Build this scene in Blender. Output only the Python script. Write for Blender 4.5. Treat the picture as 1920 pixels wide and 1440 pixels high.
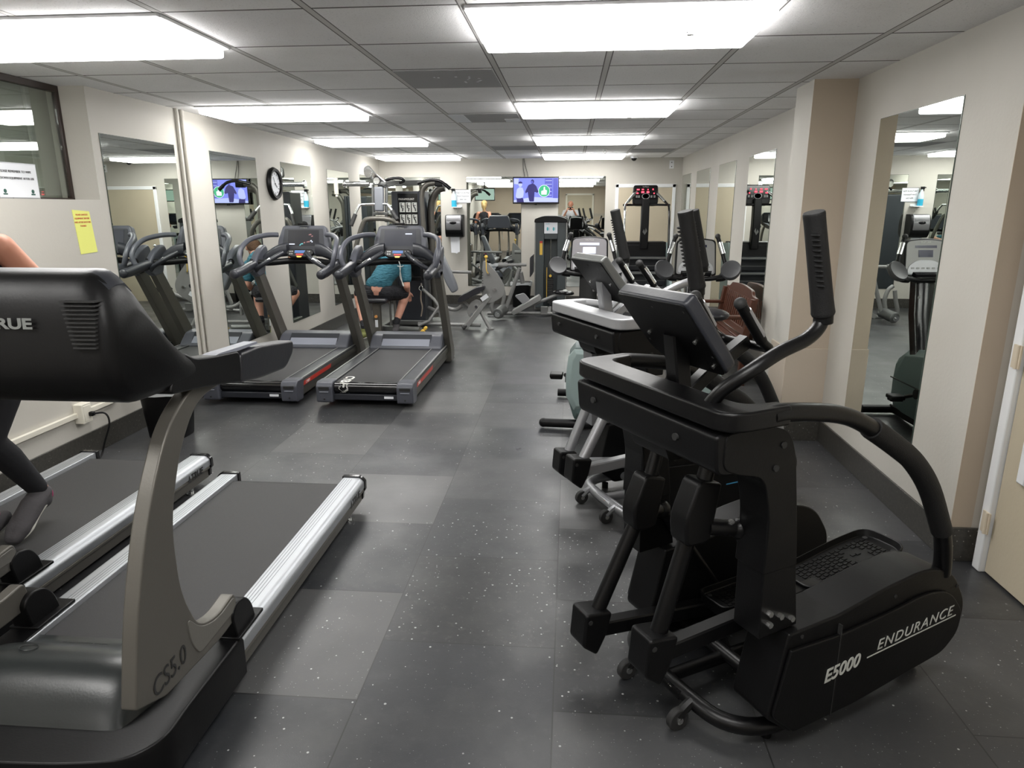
import bpy, bmesh, math, random
from mathutils import Vector, Matrix, Euler
R = math.radians
C = bpy.context.scene.collection
for o in list(bpy.data.objects): bpy.data.objects.remove(o, do_unlink=True)
random.seed(7)

# ------------------------------------------------------------------ camera
CAMH = 1.5505
F, PITCH, YAW, ROLL = 1273.39, -0.2535, -0.0829, -0.0019
cd = bpy.data.cameras.new('camera'); cam = bpy.data.objects.new('camera', cd); C.objects.link(cam)
cd.sensor_fit = 'HORIZONTAL'; cd.sensor_width = 36.0; cd.lens = F/1920*36.0; cd.clip_start = .02; cd.clip_end = 60
fw = Vector((math.sin(YAW)*math.cos(PITCH), math.cos(YAW)*math.cos(PITCH), math.sin(PITCH)))
rt = Vector((math.cos(YAW), -math.sin(YAW), 0)); up = rt.cross(fw)
r2 = rt*math.cos(ROLL)+up*math.sin(ROLL); u2 = up*math.cos(ROLL)-rt*math.sin(ROLL)
cam.matrix_world = Matrix(((r2.x,u2.x,-fw.x,0),(r2.y,u2.y,-fw.y,0),(r2.z,u2.z,-fw.z,CAMH),(0,0,0,1)))
bpy.context.scene.camera = cam
# ------------------------------------------------------------------ world, view
wd = bpy.data.worlds.new('world'); bpy.context.scene.world = wd; wd.use_nodes = True
wd.node_tree.nodes['Background'].inputs[0].default_value = (.9,.95,1,1); wd.node_tree.nodes['Background'].inputs[1].default_value = .12
vs = bpy.context.scene.view_settings
vs.view_transform = 'Standard'; vs.look = 'None'; vs.gamma = 1; vs.use_curve_mapping = False; vs.exposure = 0.30
LIGHT = 11.5         # radiance of the fluorescent diffusers

# ------------------------------------------------------------------ room numbers
CH = 2.305; XL, XR, YB, YF = -3.08, 1.73, 11.22, -3.3
GX, GY, G = -0.4258, 2.854, .61       # ceiling grid
FX, FY, FT = -0.6611, 3.4275, .6366   # floor tiles

# ------------------------------------------------------------------ materials
def mat(name, col, rough=.5, metal=0, spec=.5, emis=None, est=1, bump=None, trans=0, coat=0):
    m = bpy.data.materials.new(name); m.use_nodes = True
    b = m.node_tree.nodes['Principled BSDF']
    b.inputs['Base Color'].default_value = (*col,1); b.inputs['Roughness'].default_value = rough
    b.inputs['Metallic'].default_value = metal; b.inputs['Specular IOR Level'].default_value = spec
    b.inputs['Coat Weight'].default_value = coat; b.inputs['Transmission Weight'].default_value = trans
    if emis: b.inputs['Emission Color'].default_value = (*emis,1); b.inputs['Emission Strength'].default_value = est
    N = m.node_tree.nodes; L = m.node_tree.links
    if bump is None and not emis and trans == 0: bump = (160, .04)
    if bump:
        tc = N.new('ShaderNodeTexCoord'); n = N.new('ShaderNodeTexNoise'); n.inputs['Scale'].default_value = bump[0]; n.inputs['Detail'].default_value = 3
        L.new(tc.outputs['Object'], n.inputs['Vector'])
        bp = N.new('ShaderNodeBump'); bp.inputs['Strength'].default_value = bump[1]*3; bp.inputs['Distance'].default_value = .002
        L.new(n.outputs['Fac'], bp.inputs['Height']); L.new(bp.outputs['Normal'], b.inputs['Normal'])
        # slight unevenness of the finish
        n2 = N.new('ShaderNodeTexNoise'); n2.inputs['Scale'].default_value = 7; n2.inputs['Detail'].default_value = 4; L.new(tc.outputs['Object'], n2.inputs['Vector'])
        mr = N.new('ShaderNodeMapRange'); mr.inputs['To Min'].default_value = max(0, rough-.07); mr.inputs['To Max'].default_value = min(1, rough+.07)
        L.new(n2.outputs['Fac'], mr.inputs['Value']); L.new(mr.outputs['Result'], b.inputs['Roughness'])
    return m
class NT:
    def __init__(s, m): s.N = m.node_tree.nodes; s.L = m.node_tree.links
    def _in(s, sock, v):
        if v is None: return
        if isinstance(v, (int,float)): sock.default_value = v
        elif isinstance(v, tuple): sock.default_value = v if len(v) != 3 or len(sock.default_value) == 3 else (*v,1)
        else: s.L.new(v, sock)
    def m(s, op, a, b=None, c=None):
        n = s.N.new('ShaderNodeMath'); n.operation = op
        for i, v in enumerate((a,b,c)): s._in(n.inputs[i], v)
        return n.outputs[0]
    def sep(s, v):
        n = s.N.new('ShaderNodeSeparateXYZ'); s.L.new(v, n.inputs[0]); return n.outputs
    def comb(s, x, y, z=0.0):
        n = s.N.new('ShaderNodeCombineXYZ')
        for i, v in enumerate((x,y,z)): s._in(n.inputs[i], v)
        return n.outputs[0]
    def noise(s, v, sc, det=3, rough=.5):
        n = s.N.new('ShaderNodeTexNoise'); s._in(n.inputs['Vector'], v); n.inputs['Scale'].default_value = sc; n.inputs['Detail'].default_value = det; n.inputs['Roughness'].default_value = rough; return n.outputs['Fac']
    def wn(s, v):
        n = s.N.new('ShaderNodeTexWhiteNoise'); n.noise_dimensions = '3D'; s.L.new(v, n.inputs['Vector']); return n.outputs['Value']
    def vor(s, v, sc, rnd=1):
        n = s.N.new('ShaderNodeTexVoronoi'); s.L.new(v, n.inputs['Vector']); n.inputs['Scale'].default_value = sc; n.inputs['Randomness'].default_value = rnd; return n.outputs['Distance'], n.outputs['Color']
    def rng(s, v, a, b, c, d):
        n = s.N.new('ShaderNodeMapRange'); s._in(n.inputs[0], v)
        for i, q in enumerate((a,b,c,d)): s._in(n.inputs[i+1], q)
        return n.outputs[0]
    def mix(s, f, a, b):
        n = s.N.new('ShaderNodeMix'); n.data_type = 'RGBA'; s._in(n.inputs[0], f); s._in(n.inputs[6], a if not isinstance(a,tuple) else (*a,1)); s._in(n.inputs[7], b if not isinstance(b,tuple) else (*b,1)); return n.outputs[2]
    def obj(s): return s.N.new('ShaderNodeTexCoord').outputs['Object']
    def geo(s): return s.N.new('ShaderNodeNewGeometry').outputs['Position']
    def bump(s, h, st, dist=.002):
        n = s.N.new('ShaderNodeBump'); n.inputs['Strength'].default_value = st; n.inputs['Distance'].default_value = dist; s.L.new(h, n.inputs['Height']); return n.outputs['Normal']
    @property
    def b(s): return s.N['Principled BSDF'].inputs

def floor_mat():
    m = mat('rubber_floor', (.04,.04,.042), .42, bump=False); t = NT(m); p = t.obj(); x, y, z = t.sep(p)
    X = t.m('DIVIDE', t.m('SUBTRACT', x, FX), FT); col = t.m('FLOOR', X)
    odd = t.m('ABSOLUTE', t.m('MODULO', col, 2.0))
    Y = t.m('ADD', t.m('DIVIDE', t.m('SUBTRACT', y, FY), FT), t.m('MULTIPLY', odd, .5)); row = t.m('FLOOR', Y)
    fx = t.m('SUBTRACT', X, col); fy = t.m('SUBTRACT', Y, row)
    ex = t.m('MINIMUM', fx, t.m('SUBTRACT', 1.0, fx)); ey = t.m('MINIMUM', fy, t.m('SUBTRACT', 1.0, fy))
    edge = t.m('MINIMUM', ex, ey); seam = t.m('LESS_THAN', edge, .0035)
    v = t.wn(t.comb(col, row, 3.7)); v2 = t.wn(t.comb(col, row, 9.1))
    def these(lst):      # which tiles of the floor are meant
        out = None
        for a, b in lst:
            q = t.m('MULTIPLY', t.m('COMPARE', col, float(a), .4), t.m('COMPARE', row, float(b), .4)); out = q if out is None else t.m('ADD', out, q)
        return out
    tl, td, tf = these([(-2, 1), (-2, 4), (-1, -2), (-1, 0), (-1, 3), (1, 0)]), these([(-1, -3), (-1, -1), (-1, 1), (0, -3), (0, -1), (0, 1), (0, 3)]), these([(0, -2), (1, -2), (1, -1)])      # worn pale tiles, newer dark tiles, heavily flecked tiles
    v2 = t.m('MAXIMUM', t.m('MULTIPLY', v2, .8), tf)
    worn = t.noise(p, 2.2, 5, .6); grain = t.noise(p, 260, 2)
    base = t.mix(v, (.021,.022,.024), (.056,.057,.060))
    base = t.mix(t.m('MULTIPLY', tl, .55), base, (.105,.105,.104)); base = t.mix(t.m('MULTIPLY', td, .8), base, (.020,.022,.026))
    base = t.mix(t.rng(worn, .45, .75, 0.0, .45), base, (.10,.10,.098))
    base = t.mix(t.m('MULTIPLY', t.rng(t.noise(p, 30, 6, .7), .55, .8, 0.0, .5), v2), base, (.13,.13,.125))
    # scattered light flecks: large sparse ones and small dense ones, more on some tiles
    d1, c1 = t.vor(p, 46); r1 = t.sep(c1)
    dens = t.m('ADD', .07, t.m('MULTIPLY', t.rng(v2, .40, .95, 0.0, 1.0), .42))
    near = t.rng(y, 3.0, 4.6, 1.0, .35)
    s1 = t.m('LESS_THAN', d1, t.rng(r1[1], 0.0, 1.0, .07, .20)); s1 = t.m('MULTIPLY', s1, t.m('LESS_THAN', r1[0], dens))
    d2, c2 = t.vor(p, 130); r2_ = t.sep(c2)
    s2 = t.m('MULTIPLY', t.m('LESS_THAN', d2, .19), t.m('LESS_THAN', r2_[0], t.m('ADD', .03, t.m('MULTIPLY', v, .12))))
    fl = t.m('MAXIMUM', s1, t.m('MULTIPLY', s2, .5)); fl = t.m('MULTIPLY', fl, t.rng(t.noise(p, 1.3, 2), .35, .6, .35, 1.0))
    colr = t.mix(fl, base, (.50,.51,.50)); colr = t.mix(t.m('MULTIPLY', seam, .8), colr, (.008,.008,.008))
    t._in(t.b['Base Color'], colr)
    ro = t.m('ADD', t.rng(worn, .3, .7, .38, .26), t.m('MULTIPLY', v, .12)); t._in(t.b['Roughness'], ro)
    h = t.m('SUBTRACT', t.m('ADD', t.m('MULTIPLY', grain, .35), t.m('MULTIPLY', t.noise(p, 9, 3), 1.0)), t.m('MULTIPLY', seam, 1.5))
    t._in(t.b['Normal'], t.bump(h, .22, .003)); t.b['Specular IOR Level'].default_value = .6
    return m
def ceil_mat(col=(.95,.945,.95), grid=True, dark=0):
    m = mat('ceiling_tile', col, .9, bump=False); t = NT(m); p = t.obj(); x, y, z = t.sep(p)
    X = t.m('DIVIDE', t.m('SUBTRACT', x, GX), G); Y = t.m('DIVIDE', t.m('SUBTRACT', y, GY), G)
    cx = t.m('FLOOR', X); cy = t.m('FLOOR', Y); fx = t.m('SUBTRACT', X, cx); fy = t.m('SUBTRACT', Y, cy)
    ex = t.m('MINIMUM', fx, t.m('SUBTRACT', 1.0, fx)); ey = t.m('MINIMUM', fy, t.m('SUBTRACT', 1.0, fy))
    v = t.wn(t.comb(cx, cy, 1.3))
    pit = t.noise(p, 150, 3, .7); fiss = t.noise(t.comb(t.m('MULTIPLY', x, 1.0), t.m('MULTIPLY', y, 2.6), 0.0), 60, 2)
    c = t.mix(v, (col[0]*.90,col[1]*.90,col[2]*.91), col); c = t.mix(t.rng(pit, .60, .68, 0.0, .35), c, (.36,.35,.35)); c = t.mix(t.rng(fiss, .66, .70, 0.0, .45), c, (.25,.24,.24))
    c = t.mix(t.rng(t.noise(p, 1.7, 3), .5, .8, 0.0, .25), c, (.50,.47,.44))
    if grid:
        bx = t.m('LESS_THAN', ex, .022); by = t.m('LESS_THAN', ey, .012)
        c = t.mix(t.m('LESS_THAN', ex, .032), c, (.16,.15,.15)); c = t.mix(bx, c, (.62,.61,.60))
        c = t.mix(t.m('MULTIPLY', by, t.m('GREATER_THAN', ex, .022)), c, (.13,.125,.12))
        t._in(t.b['Normal'], t.bump(t.m('SUBTRACT', t.m('ADD', pit, t.m('MULTIPLY', t.noise(p, 1.4, 2), 8.0)), t.m('MULTIPLY', by, 3.0)), .5, .004))
    else: t._in(t.b['Normal'], t.bump(pit, .6, .003))
    t._in(t.b['Base Color'], c); return m
def wall_mat(name, col):
    m = mat(name, col, .62, bump=False); t = NT(m); p = t.geo()
    c = t.mix(t.rng(t.noise(p, 1.1, 4), .4, .7, 0.0, 1.0), col, (col[0]*.93,col[1]*.92,col[2]*.90))
    x, y, z = t.sep(p)
    sc = t.noise(t.comb(t.m('MULTIPLY', x, 1.0), y, t.m('MULTIPLY', z, .4)), 14, 6, .7)
    c = t.mix(t.rng(sc, .66, .74, 0.0, .18), c, (.35,.33,.30))
    t._in(t.b['Base Color'], c); t._in(t.b['Normal'], t.bump(t.noise(p, 55, 4, .6), .28, .003)); return m
def wood_mat():
    m = mat('reddish_wood', (.20,.07,.03), .35, bump=False); t = NT(m); p = t.obj(); x, y, z = t.sep(p)
    n = t.noise(t.comb(t.m('MULTIPLY', x, 12.0), t.m('MULTIPLY', y, 12.0), t.m('MULTIPLY', z, 2.0)), 4, 5, .6)
    t._in(t.b['Base Color'], t.mix(n, (.035,.011,.006), (.12,.040,.020))); return m
def belt_mat():
    m = mat('belt_rubber', (.05,.05,.052), .6, bump=False); t = NT(m); p = t.obj()
    n = t.noise(p, 420, 2, .8); c = t.mix(n, (.017,.0165,.0175), (.046,.045,.046)); t._in(t.b['Base Color'], c); t._in(t.b['Normal'], t.bump(n, .4, .0015)); return m
def alu_mat():
    m = mat('brushed_aluminium', (.62,.64,.66), .34, .85, bump=False); t = NT(m); p = t.obj(); x, y, z = t.sep(p)
    n = t.noise(t.comb(t.m('MULTIPLY', x, 2.0), t.m('MULTIPLY', y, 90.0), t.m('MULTIPLY', z, 20.0)), 5, 3)
    t._in(t.b['Roughness'], t.rng(n, .3, .7, .38, .55)); t._in(t.b['Base Color'], t.mix(n, (.42,.44,.46), (.56,.58,.61)))
    gr = t.m('LESS_THAN', t.m('ABSOLUTE', t.m('SUBTRACT', t.m('FRACT', t.m('MULTIPLY', y, 55.0)), .5)), .07)
    t._in(t.b['Normal'], t.bump(t.m('SUBTRACT', 1.0, gr), .6, .002)); return m
def cloth_mat(name, col, fold=22, st=.9):
    m = mat(name, col, .85, bump=False); t = NT(m); p = t.obj(); x, y, z = t.sep(p)
    n = t.noise(t.comb(x, y, t.m('MULTIPLY', z, 2.4)), fold, 3, .5); t._in(t.b['Normal'], t.bump(n, st, .02)); t._in(t.b['Base Color'], t.mix(t.noise(p, 90, 3), col, tuple(c*.8 for c in col))); return m
def skin_mat(col=(.62,.34,.25)):
    m = mat('skin', col, .5, bump=False); t = NT(m); p = t.obj(); t._in(t.b['Base Color'], t.mix(t.noise(p, 9, 4), col, (col[0]*.86,col[1]*.70,col[2]*.66)))
    t.b['Subsurface Weight'].default_value = .08; t.b['Subsurface Radius'].default_value = (.02,.008,.004); return m

FLOOR = floor_mat(); CEIL = ceil_mat(); CEILG = ceil_mat((.40,.40,.41), False)
WALL = wall_mat('cream_wall_paint', (.53,.51,.465)); TAN = wall_mat('tan_wall_paint', (.48,.405,.32)); DOORP = wall_mat('beige_door_paint', (.50,.44,.33))
WHITE = mat('white_gloss_paint', (.78,.79,.80), .35); CREAMP = mat('cream_plastic', (.72,.69,.60), .45)
def gran_mat():
    m = mat('speckled_base', (.03,.03,.028), .35, bump=False); t = NT(m); p = t.geo(); d, c = t.vor(p, 75); r = t.sep(c)
    s = t.m('MULTIPLY', t.m('LESS_THAN', d, .2), t.m('LESS_THAN', r[0], .30)); c0 = t.mix(t.noise(p, 60, 4), (.018,.018,.017), (.075,.07,.06))
    t._in(t.b['Base Color'], t.mix(s, c0, (.30,.30,.27))); return m
BASE = gran_mat()
MIRROR = mat('mirror_glass', (.80,.84,.80), .0, 1, bump=False); MEDGE = mat('mirror_edge', (.05,.07,.06), .2)
DIFF = mat('lit_diffuser', (.9,.9,.9), .5, emis=(1.0,.985,.96), est=LIGHT)
def sat_black(name, c, r, s=.5): return mat(name, c, r, spec=s)
BLK = sat_black('black_plastic', (.0032,.0032,.0036), .42, .26); BLK2 = sat_black('black_satin_metal', (.003,.003,.0034), .34, .34); BLKG = sat_black('black_gloss', (.008,.008,.009), .12)
FOAM = mat('black_foam', (.004,.004,.0045), .7, bump=(300,.15)); RUB = mat('black_rubber', (.02,.02,.02), .65)
VINYL = mat('black_vinyl', (.018,.018,.022), .33, bump=(40,.10)); VINYLG = mat('grey_vinyl', (.16,.17,.19), .42, bump=(40,.10))
DGRN = mat('dark_green_grey_plastic', (.017,.020,.020), .32); TEAL = mat('grey_green_plastic', (.085,.125,.12), .38); TEALL = mat('pale_grey_green_plastic', (.26,.33,.32), .4)
OLIVE = mat('taupe_metal', (.125,.118,.103), .38, .35); OLIVED = mat('dark_taupe_metal', (.095,.092,.08), .42, .3); SILV = mat('silver_paint', (.34,.345,.36), .33, .55); SILVL = mat('light_silver_paint', (.40,.405,.42), .36, .4)
GUN = mat('gunmetal_paint', (.15,.155,.15), .40, .45); GUNG = mat('grey_steel_paint', (.25,.25,.245), .42, .35); CHROME = mat('chrome', (.75,.76,.77), .10, 1)
ALU = alu_mat(); BELT = belt_mat(); BOLT = mat('zinc_bolt', (.62,.63,.62), .25, .9)
CYB = mat('blue_grey_plastic', (.078,.082,.10), .38); CYBD = mat('dark_blue_grey_plastic', (.024,.026,.033), .36); CYBL = mat('light_blue_grey_plastic', (.26,.275,.325), .36)
TOWER = mat('charcoal_navy_plastic', (.032,.036,.045), .40); TOWG = mat('slate_green_panel', (.060,.072,.076), .42)
LETT = mat('pale_lettering', (.55,.56,.53), .5); LETW = mat('white_lettering', (.80,.80,.76), .5); LETD = mat('dark_lettering', (.02,.02,.02), .45); LETB = mat('blue_lettering', (.05,.28,.50), .4); LETBG = mat('teal_lettering', (.05,.42,.48), .4)
RED = mat('red_decal', (.55,.05,.035), .4); YEL = mat('yellow_plastic', (.80,.52,.08), .4); YELP = mat('yellow_paper', (.82,.84,.22), .8); PAPER = mat('white_paper', (.82,.84,.88), .8); PINKL = mat('red_print', (.70,.25,.10), .7)
WOOD = wood_mat(); SKIN = skin_mat(); SKIN2 = skin_mat((.60,.30,.20)); TEALC = cloth_mat('teal_shirt', (.035,.155,.21)); BLKC = cloth_mat('black_cloth', (.012,.012,.016)); WHTC = cloth_mat('white_shirt', (.62,.62,.66)); HAIRB = cloth_mat('brown_hair', (.10,.05,.025), 60, .6); HAIRY = cloth_mat('blond_hair', (.55,.38,.16), 60, .6); HAIRW = cloth_mat('grey_hair', (.55,.5,.45), 60, .6)
SHOEG = cloth_mat('olive_shoe', (.16,.17,.05), 60, .3); SHOEK = cloth_mat('dark_grey_shoe', (.075,.07,.075), 80, .12); LEGC = cloth_mat('black_leggings', (.010,.010,.013), 14, .10); SOLE = mat('pale_sole', (.62,.62,.56), .6); BERRY = mat('berry_cloth', (.30,.03,.10), .8)
SCR = mat('dark_screen', (.012,.014,.020), .12); BAG = mat('clear_bag', (.55,.57,.58), .25, bump=(25,.5))
def em(name, c, s=1): return mat(name, (0,0,0), .5, emis=c, est=s)
E_BLUE = em('tv_blue', (.22,.26,.92), 1.0); E_LBL = em('tv_pale_blue', (.50,.56,1.0), 1.0); E_DBL = em('tv_navy', (.025,.02,.15), 1); E_GRN = em('tv_green', (.04,.48,.22), 1); E_WHT = em('screen_white', (.80,.85,1.0), 1.2); E_MBL = em('tv_mid_blue', (.10,.11,.55), 1)
E_RED = em('led_red', (1.0,.06,.10), 2.6); E_LCD = em('lcd_blue', (.10,.25,.62), .7); E_LCDR = em('lcd_red', (.80,.06,.05), .7); E_PINK = em('screen_pink', (.6,.25,.25), .6); E_CYAN = em('screen_cyan', (.2,.7,.75), .7)
def pane_mat():
    m = bpy.data.materials.new('window_pane'); m.use_nodes = True; N = m.node_tree.nodes; L = m.node_tree.links; N.remove(N['Principled BSDF'])
    tr = N.new('ShaderNodeBsdfTransparent'); tr.inputs[0].default_value = (.86,.90,.87,1); gl = N.new('ShaderNodeBsdfGlossy'); gl.inputs['Roughness'].default_value = 0.0; lw = N.new('ShaderNodeLayerWeight'); lw.inputs[0].default_value = .5; fr = N.new('ShaderNodeMapRange'); fr.inputs['To Min'].default_value = .04; fr.inputs['To Max'].default_value = .45; L.new(lw.outputs['Facing'], fr.inputs['Value'])
    mx = N.new('ShaderNodeMixShader'); L.new(fr.outputs[0], mx.inputs[0]); L.new(tr.outputs[0], mx.inputs[1]); L.new(gl.outputs[0], mx.inputs[2]); L.new(mx.outputs[0], N['Material Output'].inputs[0]); return m
GLASS = pane_mat(); BLUEL = mat('blue_liquid', (.05,.42,.62), .15); CLRP = mat('clear_plastic', (.55,.68,.74), .15)

# ------------------------------------------------------------------ mesh building
def rpoly(pts, r=.01, n=4):
    """closed 2D polygon with rounded corners; a point may carry its own radius as a third value"""
    out = []; k = len(pts)
    for i in range(k):
        p = Vector(pts[i][:2]); a = Vector(pts[i-1][:2]); b = Vector(pts[(i+1)%k][:2]); rr = pts[i][2] if len(pts[i]) > 2 else r
        da, db = (a-p), (b-p); la, lb = da.length, db.length
        if rr <= 0 or la < 1e-6 or lb < 1e-6: out.append(tuple(p)); continue
        d = min(rr, la*.45, lb*.45); A = p+da/la*d; B = p+db/lb*d
        for j in range(n+1):
            t = j/n; out.append(tuple(A*(1-t)**2+p*2*t*(1-t)+B*t*t))
    return out
def smoothpath(pts, n=6, closed=False):
    P = [Vector(p) for p in pts]; k = len(P)
    if k < 3: return P
    out = []
    rng = range(k if closed else k-1)
    for i in rng:
        g = (lambda j: P[j % k]) if closed else (lambda j: P[max(0, min(k-1, j))])
        p0, p1, p2, p3 = g(i-1), g(i), g(i+1), g(i+2)
        for j in range(n):
            t = j/n; out.append(.5*((2*p1)+(-p0+p2)*t+(2*p0-5*p1+4*p2-p3)*t*t+(-p0+3*p1-3*p2+p3)*t**3))
    if not closed: out.append(P[-1])
    return out
class M:
    def __init__(s, off=(0,0,0)): s.bm = bmesh.new(); s.off = Vector(off)
    def v(s, p): return s.bm.verts.new(Vector(p)+s.off)
    def face(s, vs_):
        try: return s.bm.faces.new(vs_)
        except ValueError: return None
    def box(s, c, d, rot=None):
        c = Vector(c); h = Vector(d)*.5; q = Euler([R(a) for a in rot]).to_matrix() if rot else Matrix.Identity(3)
        V = [s.v(c+q@Vector((h.x*i,h.y*j,h.z*k))) for i in (-1,1) for j in (-1,1) for k in (-1,1)]
        for f in ((0,1,3,2),(4,6,7,5),(0,4,5,1),(2,3,7,6),(0,2,6,4),(1,5,7,3)): s.face([V[i] for i in f])
        return s
    def prism(s, poly, a, b, plane='xz'):
        def p3(p, t):
            return {'xz':(p[0],t,p[1]),'xy':(p[0],p[1],t),'yz':(t,p[0],p[1])}[plane]
        A = [s.v(p3(p,a)) for p in poly]; B = [s.v(p3(p,b)) for p in poly]; n = len(poly)
        s.face(A); s.face(B[::-1])
        for i in range(n): s.face([A[i], B[i], B[(i+1)%n], A[(i+1)%n]])
        return s
    def plate(s, poly, org, ux, uy, th):
        """polygon in the plane org + u*ux + v*uy, thickness th along ux x uy"""
        ux = Vector(ux).normalized(); uy = Vector(uy).normalized(); nz = ux.cross(uy); org = Vector(org)
        A = [s.v(org+ux*p[0]+uy*p[1]) for p in poly]; B = [s.v(org+ux*p[0]+uy*p[1]+nz*th) for p in poly]; n = len(poly)
        s.face(A[::-1]); s.face(B)
        for i in range(n): s.face([A[i], A[(i+1)%n], B[(i+1)%n], B[i]])
        return s
    def tube(s, pts, r, n=12, sm=5, closed=False, flat=1.0, square=False):
        P = smoothpath(pts, sm, closed) if sm and len(pts) > 2 else [Vector(p) for p in pts]
        k = len(P)
        if isinstance(r, (list,tuple)):
            m_ = len(r); RR = []
            for i in range(k):
                t = i/(k-1)*(m_-1); j = min(int(t), m_-2); RR.append(r[j]+(r[j+1]-r[j])*(t-j))
        else: RR = [r]*k
        rings = []; upv = None
        for i in range(k):
            if closed: T = P[(i+1)%k]-P[i-1]
            else: T = P[min(i+1,k-1)]-P[max(i-1,0)]
            T.normalize()
            if upv is None: upv = Vector((0,0,1)) if abs(T.z) < .9 else Vector((1,0,0))
            sd = T.cross(upv)
            if sd.length < 1e-4: sd = T.cross(Vector((0,1,0)))
            sd.normalize(); u_ = sd.cross(T).normalized(); upv = u_
            if square:
                pr = [(1,.8),(.8,1),(-.8,1),(-1,.8),(-1,-.8),(-.8,-1),(.8,-1),(1,-.8)]
                ring = [s.v(P[i]+sd*RR[i]*a*flat+u_*RR[i]*b) for a, b in pr]
            else: ring = [s.v(P[i]+sd*(RR[i]*math.cos(2*math.pi*j/n)*flat)+u_*(RR[i]*math.sin(2*math.pi*j/n))) for j in range(n)]
            rings.append(ring)
        n = len(rings[0])
        for i in range(k if closed else k-1):
            a, b = rings[i], rings[(i+1)%k]
            for j in range(n): s.face([a[j], a[(j+1)%n], b[(j+1)%n], b[j]])
        if not closed: s.face(rings[0][::-1]); s.face(rings[-1])
        return s
    def cyl(s, a, b, r, n=20, r2=None): return s.tube([a,b], [r, r if r2 is None else r2], n=n, sm=0)
    def ball(s, c, r, n=16, m=10):
        c = Vector(c); r = Vector(r) if isinstance(r, (tuple,list)) else Vector((r,r,r)); top = s.v(c+Vector((0,0,r.z))); bot = s.v(c-Vector((0,0,r.z))); rings = []
        for i in range(1, m):
            a = math.pi*i/m; rings.append([s.v(c+Vector((r.x*math.sin(a)*math.cos(2*math.pi*j/n), r.y*math.sin(a)*math.sin(2*math.pi*j/n), r.z*math.cos(a)))) for j in range(n)])
        for j in range(n): s.face([top, rings[0][j], rings[0][(j+1)%n]]); s.face([bot, rings[-1][(j+1)%n], rings[-1][j]])
        for i in range(m-2):
            for j in range(n): s.face([rings[i][j], rings[i+1][j], rings[i+1][(j+1)%n], rings[i][(j+1)%n]])
        return s
    def loft(s, rings, cap=True):
        Rg = [[s.v(p) for p in r] for r in rings]; n = len(Rg[0])
        for a, b in zip(Rg, Rg[1:]):
            for j in range(n): s.face([a[j], b[j], b[(j+1)%n], a[(j+1)%n]])
        if cap: s.face(Rg[0]); s.face(Rg[-1][::-1])
        return s
    def grid(s, f, nu, nv):
        V = [[s.v(f(i/nu, j/nv)) for j in range(nv+1)] for i in range(nu+1)]
        for i in range(nu):
            for j in range(nv): s.face([V[i][j], V[i+1][j], V[i+1][j+1], V[i][j+1]])
        return s
    def done(s, name, m, parent=None, bev=0, sub=0, ang=35, seg=2, solid=0):
        bmesh.ops.remove_doubles(s.bm, verts=s.bm.verts, dist=1e-6)
        bmesh.ops.recalc_face_normals(s.bm, faces=s.bm.faces)
        me = bpy.data.meshes.new(name); s.bm.to_mesh(me); s.bm.free()
        me.materials.append(m)
        for p in me.polygons: p.use_smooth = True
        me.set_sharp_from_angle(angle=R(ang))
        o = bpy.data.objects.new(name, me); C.objects.link(o)
        if parent is not None: o.parent = parent
        if solid: q = o.modifiers.new('s', 'SOLIDIFY'); q.thickness = solid
        if bev: q = o.modifiers.new('b', 'BEVEL'); q.width = bev; q.segments = seg; q.limit_method = 'ANGLE'; q.angle_limit = R(28)
        if sub: q = o.modifiers.new('u', 'SUBSURF'); q.levels = sub; q.render_levels = sub
        return o
def thing(name, label, cat, loc=(0,0,0), rz=0, group=None):
    o = bpy.data.objects.new(name, None); C.objects.link(o); o.location = loc; o.rotation_euler = (0,0,rz); o.empty_display_size = .1
    o['label'] = label; o['category'] = cat
    if group: o['group'] = group
    return o
def tag(o, label, cat, group=None):
    o['label'] = label; o['category'] = cat
    if group: o['group'] = group
    return o
def struct(o): o['kind'] = 'structure'; return o
def text(s, size, org, right, upv, m, parent=None, name='lettering', shear=0, ext=.0006, bold=0, align='LEFT', sx=1.0, space=1.0):
    cu = bpy.data.curves.new('t', 'FONT'); cu.body = s; cu.size = size; cu.shear = shear; cu.extrude = ext; cu.offset = bold; cu.align_x = align; cu.resolution_u = 4; cu.space_character = space
    to = bpy.data.objects.new('t', cu); C.objects.link(to); bpy.context.view_layer.update()
    me = bpy.data.meshes.new_from_object(to.evaluated_get(bpy.context.evaluated_depsgraph_get()))
    bpy.data.objects.remove(to, do_unlink=True); bpy.data.curves.remove(cu)
    rx = Vector(right).normalized(); uy = Vector(upv); uy = (uy-rx*uy.dot(rx)).normalized(); nz = rx.cross(uy)
    mt = Matrix(((rx.x*sx,uy.x,nz.x,org[0]),(rx.y*sx,uy.y,nz.y,org[1]),(rx.z*sx,uy.z,nz.z,org[2]),(0,0,0,1)))
    me.transform(mt); me.materials.clear(); me.materials.append(m); me.name = name
    o = bpy.data.objects.new(name, me); C.objects.link(o)
    if parent is not None: o.parent = parent
    return o
def dup(root, loc, rz, label, group=None):
    def cp(o, par):
        c = o.copy(); C.objects.link(c); c.parent = par
        for ch in list(kids[o.name]): cp(ch, c)
        return c
    kids = {}
    for o in bpy.data.objects: kids.setdefault(o.name, [])
    for o in bpy.data.objects:
        if o.parent: kids[o.parent.name].append(o)
    c = cp(root, None); c.location = loc; c.rotation_euler = (0,0,rz); c['label'] = label
    if group: c['group'] = group
    return c
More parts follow.
